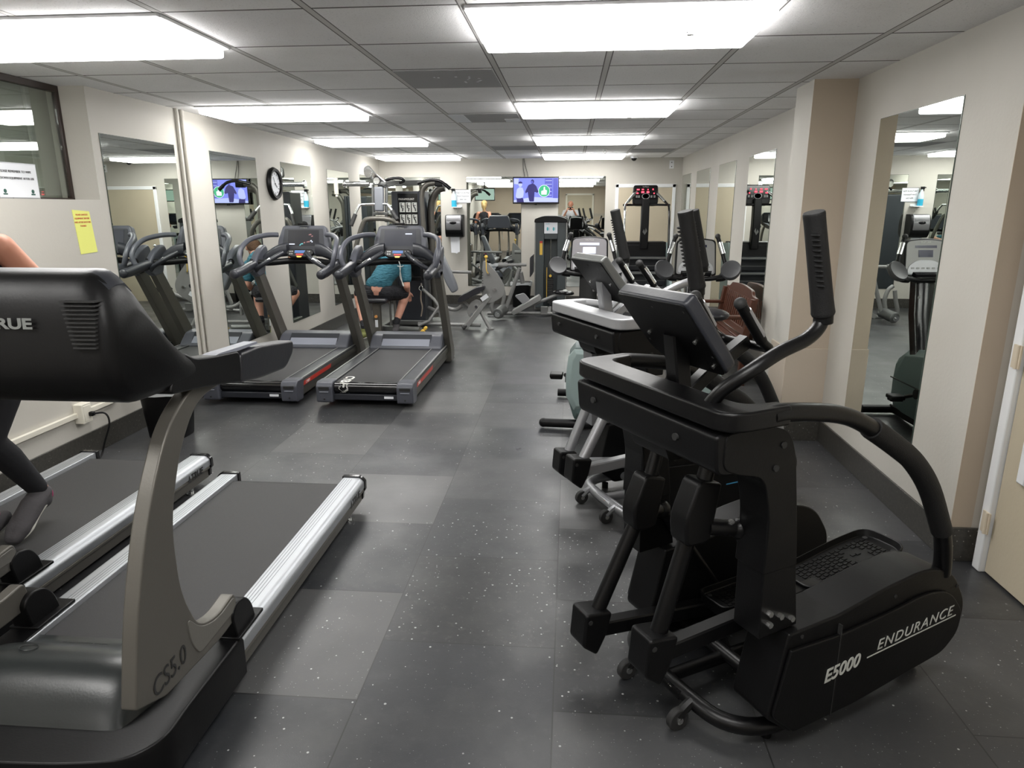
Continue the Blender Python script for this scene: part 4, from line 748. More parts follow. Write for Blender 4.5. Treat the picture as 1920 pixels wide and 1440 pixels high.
# ================================================================== EXERCISE BIKES (local x = forward, away from the camera)
def bike(loc, rz, label, lit):
    t = thing('exercise_bike', label, 'exercise bike', (*loc,0), rz, 'upright exercise bikes with grey consoles')
    def ring(s_, w, z0, z1):
        zm = (z0+z1)/2; return [(s_, y*w, z) for y, z in ((-.5,z1),(.5,z1),(.85,z1-.05),(1,zm+.02),(.95,zm-.12),(.6,z0+.03),(.45,z0),(-.45,z0),(-.6,z0+.03),(-.95,zm-.12),(-1,zm+.02),(-.85,z1-.05))]
    b = M().loft([ring(.02,.06,.14,.56), ring(.05,.095,.09,.61), ring(.14,.105,.07,.63), ring(.45,.10,.07,.60), ring(.75,.085,.07,.55), ring(.92,.05,.08,.45)]).done('drive_housing', TEAL, t, ang=20, bev=.006)
    M().loft([ring(.006,.072,.20,.575), ring(.03,.108,.16,.60), ring(.05,.112,.16,.60)]).done('rear_bezel', TEALL, b, ang=20, bev=.004)
    for sy in (-1,1): M().box((.45,sy*.098,.32),(.82,.006,.008)).done('seam', RUB, b)
    M().tube([(.10,-.27,.04),(.10,.27,.04)], .032, sm=0, n=16).ball((.10,-.27,.04),.034).ball((.10,.27,.04),.034).done('rear_stabilizer', BLK, t); M().tube([(.95,-.24,.04),(.95,.24,.04)], .032, sm=0, n=16).done('front_stabilizer', BLK, t)
    M().tube([(.1,0,.05),(.95,0,.05)], .03, sm=0, square=True).done('base_beam', BLK, t)
    for sy, (dx, dz) in ((1,(-.05,.02)), (-1,(.05,-.02))):
        c_ = M().tube([(.42,sy*.12,.30),(.42+dx*2.9,sy*.13,.30+dz*2.9)], .014, sm=0).cyl((.42,sy*.09,.30),(.42,sy*.14,.30),.035).done('crank', BLK, t)
        M().box((.42+dx*2.9,sy*.195,.30+dz*2.9),(.10,.095,.03)).box((.42+dx*2.9,sy*.195,.285+dz*2.9),(.06,.09,.03)).done('pedal', BLK, t, bev=.008)
    M().tube([(.20,0,.60),(.14,0,.76),(.10,0,.86)], .026, sm=0).done('seat_post', BLK, t)
    remeshed(lambda q: (q.ball((.00,0,.90),(.11,.115,.04)), q.ball((.10,0,.905),(.09,.07,.032)), q.ball((.19,0,.905),(.07,.035,.026))), 'saddle', VINYL, t, .010, 5)
    M().tube([(.66,0,.52),(.76,0,.80),(.80,0,1.04)], .045, sm=0, square=True, flat=1.5).done('mast', BLK if lit else BLKG, t)
    for z in (.72,.93): M().cyl((.745,-.045,z),(.73,-.045,z),.010).done('bolt', BOLT, t)
    ux, uy = Vector((0,-1,0)), Vector((.22,0,.97)).normalized(); nz = ux.cross(uy); org = Vector((.80,0,1.07)); GP = GUNG if not lit else mat('pale_mauve_panel', (.36,.345,.37), .4)
    co = M().plate(rpoly([(-.148,0,.01),(.148,0,.01),(.142,.255,.03),(0,.275,.25),(-.142,.255,.03)],.02,5), org-nz*.04, ux, uy, .06).done('console', BLK, t, bev=.008)
    M().plate(rpoly([(-.138,.005),(.138,.005),(.130,.245,.03),(0,.262,.2),(-.130,.245,.03)],.02,5), org+nz*.021, ux, uy, .003).done('face_panel', GP, co)
    M().plate([(-.075,.20),(.075,.20),(.075,.218),(-.075,.218)], org+nz*.0245, ux, uy, .002).done('display_strip', E_WHT if lit else mat('navy_display',(.02,.022,.06),.2), co)
    M().plate([(-.05,.135),(.05,.135),(.05,.185),(-.05,.185)], org+nz*.0245, ux, uy, .002).done('display', E_WHT if lit else mat('navy_display2',(.02,.022,.06),.2), co)
    M().plate(rpoly([(-.128,.01),(.128,.01),(.122,.07,.04),(.06,.115,.05),(-.06,.115,.05),(-.122,.07,.04)],.02,5), org+nz*.0245, ux, uy, .004).done('keypad', SILVL, co, bev=.002)
    q = M()
    for i in range(6): q.plate(rpoly([(-.1+i*.036,.05),(-.078+i*.036,.05),(-.078+i*.036,.062),(-.1+i*.036,.062)],.004), org+nz*.029, ux, uy, .002)
    q.done('button_row', GUNG, co); text('NAUTILUS', .014, org+nz*.0245+uy*.236, ux, uy, LETW, co, align='CENTER')
    M().plate(rpoly([(-.10,-.03),(.10,-.03),(.11,.0),(-.11,.0)],.004), org+nz*.05, ux, (.7,0,.3), .03).done('reading_ledge', BLKG, co, bev=.004)
    M().tube([(.72,-.20,1.075),(.715,-.10,1.055),(.74,0,1.05),(.715,.10,1.055),(.72,.20,1.075)], .017).done('handlebar', BLK, t)
    for sy in (-1,1):
        pn = Vector((-.75,-sy*.25,.62)).normalized(); pu = Vector((0,0,1)); pu = (pu-pn*pu.dot(pn)).normalized(); pr = pu.cross(pn); cc = Vector((.70,sy*.235,1.115))
        M().loft([[cc+pn*h_+pr*(.070*k_*math.cos(a))+pu*(.078*k_*math.sin(a)) for a in [2*math.pi*i_/24 for i_ in range(24)]] for h_, k_ in ((-.03,.55),(-.02,.9),(0,1),(.014,1),(.020,.93),(.012,.6))]).done('elbow_pad', mat('dark_pad', (.045,.046,.050), .5), t, ang=50)
        M().tube([(.72,sy*.14,1.055),(.72,sy*.19,1.06),(.715,sy*.225,1.09)], .022).done('pad_bracket', BLK, t)
        M().tube([(.73,sy*.165,1.06),(.76,sy*.205,1.13),(.79,sy*.195,1.20),(.82,sy*.165,1.30),(.83,sy*.150,1.345)], .0155).done('upright_grip', BLK, t)
        M().tube([(.795,sy*.190,1.225),(.82,sy*.165,1.305)], .0185, sm=0, n=14).done('pulse_sensor', CHROME, t); M().ball((.832,sy*.149,1.348),.020).done('grip_end', RUB, t)
    return t
bike((.10,4.60), R(86), 'grey-green exercise bike with lit white display, behind the silver elliptical trainer', 1)
bike((.895,4.32), R(88), 'exercise bike with dark navy display between the elliptical trainers and wooden bench', 0)

# ================================================================== WOODEN BENCH
t = thing('wooden_bench', 'reddish brown slatted wooden bench against the right wall mirror', 'bench', (1.36,6.62,0), 0)
L_ = 1.08
for sy in (-1,1):
    M().tube([(.20,sy*L_/2,0),(.20,sy*L_/2,.42),(.26,sy*L_/2,.77)], .030, sm=0, square=True).done('leg', WOOD, t); M().box((-.22,sy*L_/2,.30),(.055,.055,.60)).done('leg', WOOD, t, bev=.004)
    M().box((-.01,sy*L_/2,.615),(.50,.075,.03)).done('armrest', WOOD, t, bev=.008); M().box((-.01,sy*L_/2,.36),(.42,.03,.07)).done('side_rail', WOOD, t, bev=.004)
M().box((-.22,0,.37),(.03,L_,.07)).done('front_apron', WOOD, t, bev=.003)
for i in range(6): M().box((-.20+i*.078,0,.415),(.062,L_-.04,.020)).done('seat_slat', WOOD, t, bev=.003)
M().plate(rpoly([(-L_/2-.02,-.03),(L_/2+.02,-.03),(L_/2+.02,.05,.02),(L_/2-.10,.055,.04),(L_/2-.16,.10,.05),(0,.125,.5),(-L_/2+.16,.10,.05),(-L_/2+.10,.055,.04),(-L_/2-.02,.05,.02)],.02,6), (.258,0,.735), (0,1,0), (.17,0,.98), .03).done('top_rail', WOOD, t, bev=.004)
M().box((.215,0,.47),(.03,L_,.06),(0,8,0)).done('lower_rail', WOOD, t, bev=.003)
for i in range(14): M().box((.240,-L_/2+.065+i*(L_-.13)/13,.610),(.014,.034,.30),(0,9,0)).done('back_slat', WOOD, t, bev=.002)

# ================================================================== STAIR CLIMBER
t = thing('stair_climber', 'black stair climber with red lit console before the beige door', 'stair climber', (1.0,9.45,0))
for sx in (-1,1):
    M().prism(rpoly([(-.75,.02),(.35,.02),(.40,1.08,.05),(.05,1.10,.04),(-.75,.40,.06)],.03,5), sx*.30+(.0 if sx>0 else -.03), sx*.30+(.03 if sx>0 else .0), 'yz').done('side_panel', TOWG if sx < 0 else TEALL, t, bev=.006)
M().box((0,.18,1.08),(.60,.30,.05)).box((0,.02,.95),(.6,.02,.24)).done('top_deck', BLK, t, bev=.006)
for i in range(5):
    z = .90-i*.185; y = -.02-i*.15
    st = M().box((0,y-.07,z),(.59,.20,.03)).box((0,y+.02,z-.09),(.59,.012,.17),(8,0,0)).done('step', mat('step_grey',(.045,.048,.055),.45), t, bev=.005); M().box((0,y-.172,z+.008),(.57,.010,.020)).done('step_nosing', GUN, st)
    M().box((0,y+.010,z-.11),(.57,.006,.006)).done('step_groove', GUNG, st)
M().box((0,.25,.5),(.58,.28,1.0)).done('drive_housing', BLK, t)
M().tube([(0,.02,1.02),(0,.00,1.35),(0,.03,1.66)], .052, sm=0, square=True, flat=1.15).done('mast', BLK, t, bev=.004)
M().prism([(-.03,1.24),(0,1.20),(.03,1.25),(.012,1.29),(0,1.235),(-.012,1.275)], -.065,-.068).done('emblem', GUN, t)
co = M().plate(rpoly([(-.165,-.11,.07),(.165,-.11,.07),(.17,.02,.03),(.158,.155,.03),(-.158,.155,.03),(-.17,.02,.03)],.02,6), (0,.03,1.69), (1,0,0), (0,.12,1), -.10).done('console', BLK, t, bev=.018, seg=3)
co2 = M().plate(rpoly([(-.145,-.03),(.145,-.03),(.15,.14,.02),(-.15,.14,.02)],.01), (0,.025,1.69), (1,0,0), (0,.12,1), .004).done('face_panel', BLKG, co)
fy = lambda v: .020-.006+.12*v
for u, v, w, h in ((-.12,.095,.035,.016),(-.055,.097,.028,.014),(.02,.095,.014,.016),(.085,.097,.016,.018),(-.125,.048,.028,.016),(-.06,.062,.038,.022),(.01,.062,.034,.022),(.10,.046,.014,.016)):
    M().box((u+w/2,fy(v),1.69+v),(w,.003,h)).done('led_readout', E_RED, co2)
M().loft([[(r_*math.cos(a), fy(.01)-.001-k, 1.70+r_*.72*math.sin(a)) for a in [2*math.pi*i/28 for i in range(28)]] for r_, k in ((.052,0),(.052,.003),(.044,.003),(.044,0))]).done('keypad_ring', SILVL, co2)
for u, v in ((-.12,.005),(-.09,.005),(.075,.005),(.115,.005)): M().box((u,fy(v),1.69+v),(.024,.003,.030)).done('button', GUNG, co2, bev=.001)
text('StairMaster', .018, (-.045,fy(.13)-.002,1.69+.124), (1,0,0), (0,.12,1), LETW, co2, ext=.0003)
for sx in (-1,1):
    M().tube([(sx*.12,.03,1.76),(sx*.17,-.02,1.70),(sx*.265,-.12,1.60),(sx*.285,-.22,1.50),(sx*.290,-.30,1.0),(sx*.293,-.34,.70)], .0145, sm=3).done('handrail', CHROME if sx<0 else BLKG, t)
    M().tube([(sx*.15,0,1.73),(sx*.24,-.09,1.63)], .018, sm=0).done('pulse_sensor', CHROME, t)
M().tube([(-.30,-.14,1.585),(-.1,-.02,1.59),(.1,-.02,1.59),(.30,-.14,1.585)], .014, sm=4).done('cross_rail', BLK, t)

# ================================================================== WEIGHT TOWER WITH LOW SEAT (back wall)
t = thing('weight_machine', 'tall charcoal weight stack tower against the back wall with white placard on top', 'weight machine', (-.28,10.62,0))
M().box((-.165,0,.70),(.13,.26,1.30)).box((.165,0,.70),(.13,.26,1.30)).box((0,0,1.22),(.21,.25,.26)).box((0,.10,.70),(.22,.06,1.3)).done('stack_shroud', TOWG, t, bev=.012)
M().box((-.235,0,.70),(.018,.28,1.34)).box((.235,0,.70),(.018,.28,1.34)).done('side_frame', GUNG, t, bev=.006)
M().prism(rpoly([(-.25,1.34),(.25,1.34),(.245,1.39,.02),(.12,1.435,.1),(-.12,1.435,.1),(-.245,1.39,.02)],.01,5), -.15, .15).done('top_cap', BLK, t, bev=.01)
p_ = M().box((0,-.135,1.26),(.20,.012,.165)).done('instruction_placard', PAPER, t, bev=.003)
for u in (-.05,.04): M().ball((u,-.1425,1.245),(.012,.001,.028)).box((u+.022,-.1425,1.245),(.006,.001,.045)).done('figure_print', LETBG, p_)
text('TRICEPS', .018, (-.085,-.142,1.312), (1,0,0), (0,0,1), LETBG, p_)
M().box((-.145,-.132,.96),(.042,.003,.20)).done('warning_label', YEL, t); M().box((-.145,-.134,1.05),(.042,.003,.03)).done('warning_strip', RED, t)
for i in range(14): M().box((0,-.06,.13+i*.030),(.085,.10,.026)).done('weight_plate', RUB, t, bev=.003)
M().cyl((0,-.12,.545),(0,-.145,.545),.020).done('selector_pin', YEL, t); M().cyl((0,-.06,.1),(0,-.06,1.2),.008).done('guide_rod', CHROME, t); M().box((-.055,-.11,.42),(.008,.02,.50)).done('scale_strip', YEL, t)
M((.28,-10.62,0)).tube([(-1.19,9.98,.035),(-.16,9.98,.04),(-.02,9.98,.04)], .026, sm=0).tube([(-.75,9.86,.09),(-.40,9.80,.24),(-.17,9.76,.345),(-.10,9.76,.35)], .024, sm=0).tube([(-.28,9.98,.04),(-.28,10.5,.05)], .03, sm=0).done('base_frame', GUNG, t)
M((.28,-10.62,0)).box((-.35,9.95,.09),(.10,.06,.12)).box((-.20,9.95,.07),(.06,.06,.06)).done('bracket', GUNG, t, bev=.006)
remeshed(lambda q: (q.ball((.13+.05,-.86,.385),(.13,.10,.04)), q.ball((.27,-.86,.37),(.10,.09,.035))), 'saddle', BLKG, t, .012, 4)
M((.28,-10.62,0)).prism(rpoly([(-.82,.10),(-.42,.34),(-.385,.27),(-.79,.04)],.02,4), 9.72, 9.95).done('foot_plate', GUNG, t, bev=.012)
M((.28,-10.62,0)).prism(rpoly([(-.78,.32),(-.64,.36),(-.50,.20),(-.62,.16)],.03,4), 9.83, 9.87).done('pivot_plate', SILV, t, bev=.006)
ro = M((.28,-10.62,0)).cyl((-1.0,9.60,.085),(-.93,9.86,.13),.075,24).done('foam_roller', GUN, t, bev=.01); M((.28,-10.62,0)).cyl((-1.005,9.57,.082),(-1.0,9.60,.085),.042).cyl((-1.01,9.555,.08),(-1.005,9.58,.082),.022).done('end_cap', CHROME, ro)
M((.28,-10.62,0)).tube([(-1.08,9.8,.06),(-1.11,9.8,.16),(-1.07,9.8,.30),(-1.04,9.8,.44)], .027).tube([(-.97,9.82,.12),(-.93,9.82,.30),(-.96,9.82,.44),(-1.02,9.82,.50)], .028).done('curved_arm', GUNG, t)
M((.28,-10.62,0)).tube([(-.92,9.8,.08),(-.80,9.8,.42),(-.70,9.8,.72)], .028, sm=0).tube([(-.66,9.85,.50),(-.69,9.82,.66)], .034, sm=0).done('upright_strut', GUNG, t)
M((.28,-10.62,0)).tube([(-.99,9.75,.765),(-.60,9.75,.77)], .022, sm=0).cyl((-1.0,9.75,.765),(-.87,9.75,.765),.036).done('arm_bar', GUNG, t)
M((.28,-10.62,0)).prism(rpoly([(-.545,.60),(-.50,.66),(-.50,.92),(-.545,.88)],.02,4), 9.60, 9.90).done('chest_pad', VINYL, t, bev=.014)

# ================================================================== SEATED LEG MACHINE WITH CAM PLATES
ox, oy = -1.1, 8.95; t = thing('leg_machine', 'grey seated leg machine with round cam plates left of the weight tower', 'leg machine', (ox,oy,0)); O = (-ox,-oy,0)
M(O).prism(rpoly([(-1.11,.90,.05),(-1.04,.86,.06),(-.90,.70,.15),(-.825,.56,.1),(-.84,.44,.1),(-.96,.36,.08),(-1.06,.33,.06),(-1.13,.42,.05),(-1.13,.60,.1)],.04,6), 8.84, 8.862).done('cam_plate', GUNG, t, bev=.004)
for x, z in ((-.955,.52),(-1.04,.72)): M(O).cyl((x,8.84,z),(x,8.82,z),.020).done('bolt', CHROME, t)
for k in range(5): M(O).cyl((-1.115,8.841,.60+k*.035),(-1.115,8.838,.60+k*.035),.007,10).done('pin_hole', RUB, t)
M(O).tube([(-1.04,8.82,.73),(-1.06,8.80,.78),(-1.062,8.80,.93)], .006, n=8).ball((-1.062,8.80,.945),.022).done('selector_knob', YEL, t)
M(O).prism(rpoly([(-1.20,.40,.05),(-1.13,.37,.05),(-1.16,.24,.05),(-1.23,.13,.05),(-1.30,.16,.05),(-1.33,.26,.07),(-1.27,.36,.07)],.05,6), 8.80, 8.82).done('lower_cam_plate', GUNG, t, bev=.004)
for x, z in ((-1.20,.30),(-1.26,.20)): M(O).cyl((x,8.80,z),(x,8.78,z),.018).done('bolt', CHROME, t)
M(O).tube([(-1.35,8.78,.02),(-1.18,8.82,.24),(-1.04,8.86,.42),(-.97,8.9,.52)], .032, sm=0, square=True).done('main_beam', GUNG, t); M(O).tube([(-1.15,8.84,.24),(-1.09,8.84,.12),(-1.02,8.82,.0)], .024, sm=0).cyl((-1.02,8.82,.0),(-1.02,8.82,.015),.05).done('support_leg', GUNG, t)
M(O).tube([(-1.38,8.76,.02),(-1.33,8.78,.05)], .03, sm=0).done('wheel', RUB, t); M(O).tube([(-2.0,8.9,.05),(-1.15,8.84,.05)], .024, sm=0).done('floor_bar', GUNG, t)
M(O).box((-1.09,8.80,.42),(.10,.01,.055),(0,-35,0)).done('warning_label', PAPER, t)
M(O).prism(rpoly([(-1.45,.36,.03),(-1.42,.43,.03),(-1.20,.55,.03),(-1.08,.575,.02),(-1.08,.53),(-1.25,.44,.03),(-1.38,.36,.03)],.02,5), 8.75, 9.05).done('seat_pad', VINYL, t, bev=.016)
M(O).tube([(-1.40,8.9,.38),(-1.27,8.85,.26)], .016, sm=0).tube([(-1.36,8.8,.40),(-1.15,8.8,.49)], .015, sm=0).ball((-1.14,8.78,.495),.020).done('seat_strut', GUNG, t)
M(O).prism(rpoly([(-1.74,1.02,.04),(-1.66,1.03,.04),(-1.47,.60,.06),(-1.45,.50,.05),(-1.52,.47,.03),(-1.60,.60,.1)],.04,6), 8.80, 8.95).done('back_pad', VINYLG, t, bev=.03, seg=4)
M(O).tube([(-1.70,8.95,.75),(-1.72,8.95,.40),(-1.64,8.95,.28),(-1.50,8.93,.24),(-1.40,8.9,.30)], .026).done('curved_frame', GUNG, t)

# ================================================================== MULTI-STATION GYM (far left corner)
ox, oy = -2.2, 9.2; t = thing('multi_gym', 'large grey multi-station gym with exercise chart and pulleys in the far left corner', 'multi-station gym', (ox,oy,0)); O = (-ox,-oy,0)
M(O).box((-2.19,9.42,.88),(.38,.40,1.78)).done('weight_shroud', TOWER, t, bev=.02, seg=3); M(O).box((-1.975,9.40,.88),(.05,.46,1.79)).done('shroud_trim', CYBD, t, bev=.012)
ch = M(O).box((-2.155,9.214,1.36),(.27,.006,.76)).done('exercise_chart', BLKG, t)
text('PARAMOUNT', .036, (ox*0-2.275-ox,9.2105-oy,1.655), (1,0,0), (0,0,1), LETW, ch, sx=.82, space=1.25)
random.seed(4)
for j in range(4):
    for i in range(3):
        x0, z0 = -2.265+i*.082, 1.50-j*.155; q = M(O)
        q.prism([(x0,z0),(x0+.070,z0),(x0+.070,z0+.125),(x0,z0+.125)], 9.2105, 9.2098)
        q.done('chart_picture', LETT, ch); f = M(O)
        f.tube([(x0+.02,9.208,z0+.095),(x0+.025+random.uniform(0,.012),9.208,z0+.055),(x0+.045,9.208,z0+.05),(x0+.045+random.uniform(-.01,.01),9.208,z0+.012)], .008, n=6, sm=0).ball((x0+.022,9.208,z0+.108),.009,8,6).tube([(x0+.022,9.208,z0+.085),(x0+.055,9.208,z0+.075+random.uniform(-.01,.02))], .005, n=6, sm=0).done('chart_figure', LETD, ch)
M(O).box((-1.99,8.98,.76),(.18,.30,.22)).done('knee_shroud', BLKG, t, bev=.03, seg=3); M(O).box((-2.10,9.15,.33),(.34,.20,.60)).done('lower_cover', TOWER, t, bev=.01)
M(O).box((-2.0,8.84,.655),(.15,.03,.055)).done('cover_base', BLK, t, bev=.005)
# lat tower seat column, pads, bars
M(O).tube([(-2.74,8.62,.95),(-2.70,8.62,1.10),(-2.60,8.62,1.36),(-2.52,8.62,1.42),(-2.30,8.62,1.42),(-2.18,8.62,1.38),(-2.10,8.62,1.28),(-2.05,8.7,1.1)], .030).done('arch_frame', OLIVE, t)
M(O).tube([(-2.33,8.7,1.25),(-2.34,8.9,.9),(-2.36,9.2,.5)], .032, sm=0, square=True).tube([(-2.47,8.66,1.38),(-2.47,8.70,1.84)], .020, sm=0).tube([(-2.31,8.66,1.38),(-2.30,8.72,1.84)], .020, sm=0).done('column', GUN, t)
M(O).box((-2.375,8.62,1.66),(.115,.07,.30),(-6,0,0)).done('chest_pad', VINYLG, t, bev=.02, seg=3); M(O).box((-2.375,8.66,1.485),(.19,.06,.035)).box((-2.375,8.68,1.85),(.17,.06,.04)).done('pad_bracket', GUN, t, bev=.008)
M(O).tube([(-2.71,8.50,1.36),(-2.695,8.52,1.42),(-2.63,8.58,1.57),(-2.58,8.60,1.595),(-2.30,8.60,1.60),(-2.25,8.58,1.58),(-2.15,8.52,1.45),(-2.13,8.50,1.42)], .017).done('chest_press_bar', CHROME, t)
for p0, p1 in (((-2.715,8.49,1.34),(-2.665,8.54,1.48)), ((-2.12,8.49,1.41),(-2.20,8.54,1.52))): M(O).cyl(p0, p1, .026).done('hand_grip', RUB, t, bev=.004)
M(O).cyl((-2.80,8.66,1.845),(-2.50,8.66,1.845),.030).cyl((-2.83,8.66,1.845),(-2.80,8.66,1.845),.05).done('chrome_roller', CHROME, t, bev=.004); M(O).box((-2.93,8.66,1.82),(.045,.05,.20)).ball((-2.92,8.63,1.70),.016).done('roller_bracket', CREAMP, t, bev=.006)
M(O).tube([(-2.50,8.66,2.00),(-2.38,8.66,1.90),(-2.30,8.72,1.82)], .03, sm=0, square=True).cyl((-2.50,8.62,1.97),(-2.50,8.70,1.97),.052).cyl((-2.40,8.62,1.88),(-2.40,8.70,1.88),.040).done('pulley', CHROME, t)
M(O).prism(rpoly([(-2.56,2.04,.03),(-2.50,2.07,.02),(-2.38,1.93,.03),(-2.42,1.88,.03),(-2.56,1.94,.03)],.02), 8.64, 8.68).done('pulley_guard', GUN, t, bev=.008)
M(O).tube([(-2.38,8.70,1.83),(-2.28,8.95,1.86),(-2.0,9.3,1.88)], .034, sm=0, square=True).done('top_beam', GUN, t)
M(O).tube([(-2.42,8.96,1.86),(-2.34,8.96,1.91),(-2.25,8.96,1.925),(-2.17,8.96,1.92),(-2.14,8.98,1.89),(-2.25,9.02,1.86)], .018).done('pulldown_bar', BLKG, t)
M(O).tube([(-1.95,9.2,1.20),(-1.96,9.2,1.70),(-1.90,9.2,1.84),(-1.80,9.2,1.87),(-1.70,9.2,1.88)], .036).tube([(-1.88,9.5,.05),(-1.90,9.5,1.0),(-1.90,9.5,1.55),(-1.85,9.5,1.72),(-1.78,9.5,1.80),(-1.70,9.5,1.82)], .048).done('curved_mast', OLIVE, t)
M(O).tube([(-1.96,8.98,1.86),(-1.80,8.96,1.90),(-1.68,8.96,1.89),(-1.62,8.96,1.86),(-1.545,8.96,1.80)], .019).cyl((-1.60,8.96,1.845),(-1.535,8.96,1.79),.024).done('pullup_bar', BLKG, t)
M(O).box((-1.72,9.2,1.86),(.10,.12,.07)).done('pulley_box', BLK, t, bev=.01)
M(O).tube([(-1.93,8.84,.60),(-1.925,8.84,.56)], .012, sm=0).tube([(-1.945,8.84,.56),(-1.96,8.84,.52),(-1.935,8.84,.50),(-1.91,8.84,.52),(-1.92,8.84,.56)], .005, n=6, closed=True).done('carabiner', CHROME, t)
M(O).tube([(-1.935,8.84,.50),(-1.94,8.84,.38),(-1.925,8.84,.28),(-1.945,8.84,.16)], .006, n=8, flat=5.0).done('ankle_strap', mat('tan_strap',(.27,.22,.17),.8), t)
M(O).tube([(-1.93,9.1,.73),(-1.30,9.1,.72)], .020, sm=0).tube([(-1.93,8.95,.50),(-1.78,8.9,.38),(-1.70,8.9,.26),(-1.70,8.9,.14)], .022, sm=0).tube([(-1.70,8.9,.30),(-1.84,8.85,.10),(-1.98,8.8,.04)], .022, sm=0).tube([(-1.92,9.2,.22),(-1.70,9.1,.15)], .03, sm=0).done('side_frame', GUNG, t)
M(O).tube([(-2.70,8.7,.05),(-2.35,8.5,.05),(-2.12,8.45,.05),(-1.95,8.42,.045)], .034, sm=0, square=True).tube([(-2.12,8.45,.05),(-1.84,8.30,.07)], .04, sm=0).tube([(-2.40,8.45,.05),(-2.40,9.2,.05)], .035, sm=0, square=True).tube([(-2.35,9.0,.05),(-1.9,9.0,.05)], .03, sm=0, square=True).done('base_frame', GUN, t)
M(O).cyl((-1.80,8.28,.06),(-1.80,8.22,.06),.028).cyl((-1.77,8.30,.10),(-1.77,8.24,.10),.022).done('adjust_knob', YEL, t, bev=.006)
M(O).tube([(-2.39,8.32,.05),(-2.39,8.32,.40)], .045, sm=0, square=True).done('seat_post', OLIVE, t); M(O).cyl((-2.39,8.27,.24),(-2.39,8.25,.24),.018).done('seat_pin', mat('orange_knob',(.75,.35,.10),.5), t); M(O).box((-2.39,8.272,.15),(.035,.004,.09)).done('warning_label', PAPER, t)
M(O).box((-2.375,8.36,.44),(.28,.32,.06)).done('seat_pad', VINYL, t, bev=.025, seg=3)
for x in (-2.30,-2.24): M(O).cyl((x,8.62,.05),(x,8.62,.42),.014).done('guide_rod', GUNG, t)

# ================================================================== PEOPLE
def caps(q, a, b, ra, rb):
    a, b = Vector(a), Vector(b); q.tube([a,b], [ra,rb], n=14, sm=0); q.ball(a, ra, 14, 8); q.ball(b, rb, 14, 8)
def limb(q, pts, rs):
    for (a,b),(ra,rb) in zip(zip(pts,pts[1:]), zip(rs,rs[1:])): caps(q, a, b, ra, rb)
def bulge(a, b, t, off=(0,0,0)): return Vector(a).lerp(Vector(b), t)+Vector(off)
def hand(q, wr, dr, pn, curl=.8, side=1, s=1.0):
    """palm and five unequal bent fingers; DR points along the hand, PN out of the palm"""
    wr, dr, pn = Vector(wr), Vector(dr).normalized(), Vector(pn).normalized(); pn = (pn-dr*pn.dot(dr)).normalized(); sd = dr.cross(pn)*side
    c = wr+dr*.05*s; caps(q, wr, c, .024*s, .026*s); caps(q, c-sd*.022*s, c+sd*.022*s, .019*s, .019*s); caps(q, c-sd*.024*s+dr*.03*s, c+sd*.024*s+dr*.03*s, .016*s, .016*s)
    for k, (o, l) in enumerate(((-.033,.058),(-.011,.072),(.011,.078),(.033,.068))):
        p = c+sd*o*s+dr*.038*s; d = dr.copy(); r = .0092*s
        for j, f in enumerate((.45,.32,.23)):
            d = (d*math.cos(curl*.75)+pn*math.sin(curl*.75)).normalized() if j or curl > .5 else d
            n = p+d*l*f*s*1.15; caps(q, p, n, r, r*.9); r *= .9; p = n; pn2 = pn
            dn = (pn*math.cos(curl*.5)-dr*math.sin(curl*.5)*.0).normalized()
    p = wr+dr*.02*s+sd*.028*s; m1 = p+(sd*.7+dr*.6+pn*.3).normalized()*.034*s; m2 = m1+(sd*.25+dr*.8+pn*.5).normalized()*.030*s
    limb(q, [p,m1,m2], [.013*s,.0105*s,.009*s])
def head_(q, c, f, u, s=1.0):
    c, f, u = Vector(c), Vector(f).normalized(), Vector(u).normalized(); u = (u-f*u.dot(f)).normalized(); r = f.cross(u)
    def P(x,y,z): return c+r*x*s+f*y*s+u*z*s
    for p, rr in ((P(0,-.012,.03),.088),(P(0,.012,.035),.080),(P(0,.02,-.03),.064),(P(0,.045,-.062),.038),(P(0,.012,-.065),.046)): q.ball(p, rr*s, 16, 12)
    caps(q, P(0,.082,.018), P(0,.104,-.015), .009*s, .013*s); q.ball(P(-.011,.094,-.018), .009*s, 8, 6); q.ball(P(.011,.094,-.018), .009*s, 8, 6)
    caps(q, P(-.034,.076,.034), P(.034,.076,.034), .012*s, .012*s); caps(q, P(-.017,.082,-.046), P(.017,.082,-.046), .008*s, .008*s); q.ball(P(0,.078,-.078), .015*s, 10, 8)
    for sx in (-1,1): q.ball(P(sx*.083,-.005,.0), (.012*s,.02*s,.028*s), 10, 8); q.ball(P(sx*.045,.055,-.01), .026*s, 10, 8)
    return P
def shoe(q, ank, toe, s=1.0, up_=(0,0,1)):
    ank, toe, up_ = Vector(ank), Vector(toe), Vector(up_); d = (toe-ank); d = (d-up_*d.dot(up_)).normalized(); sd = d.cross(up_); heel = toe-d*.235*s
    st = [(.0,.034,.9,.040),(.08,.040,1,.042),(.15,.038,1.15,.036),(.21,.036,1.3,.030),(.25,.026,1.1,.022)]
    for (a0,r0,w0,z0),(a1,r1,w1,z1) in zip(st, st[1:]):
        for sg in (-1,1): caps(q, heel+d*a0*s+up_*z0*s+sd*sg*.012*w0*s, heel+d*a1*s+up_*z1*s+sd*sg*.012*w1*s, r0*s, r1*s)
    caps(q, heel+d*.045*s+up_*.05*s, ank, .042*s, .045*s); caps(q, heel+d*.09*s+up_*.065*s, heel+d*.17*s+up_*.05*s, .034*s, .028*s)
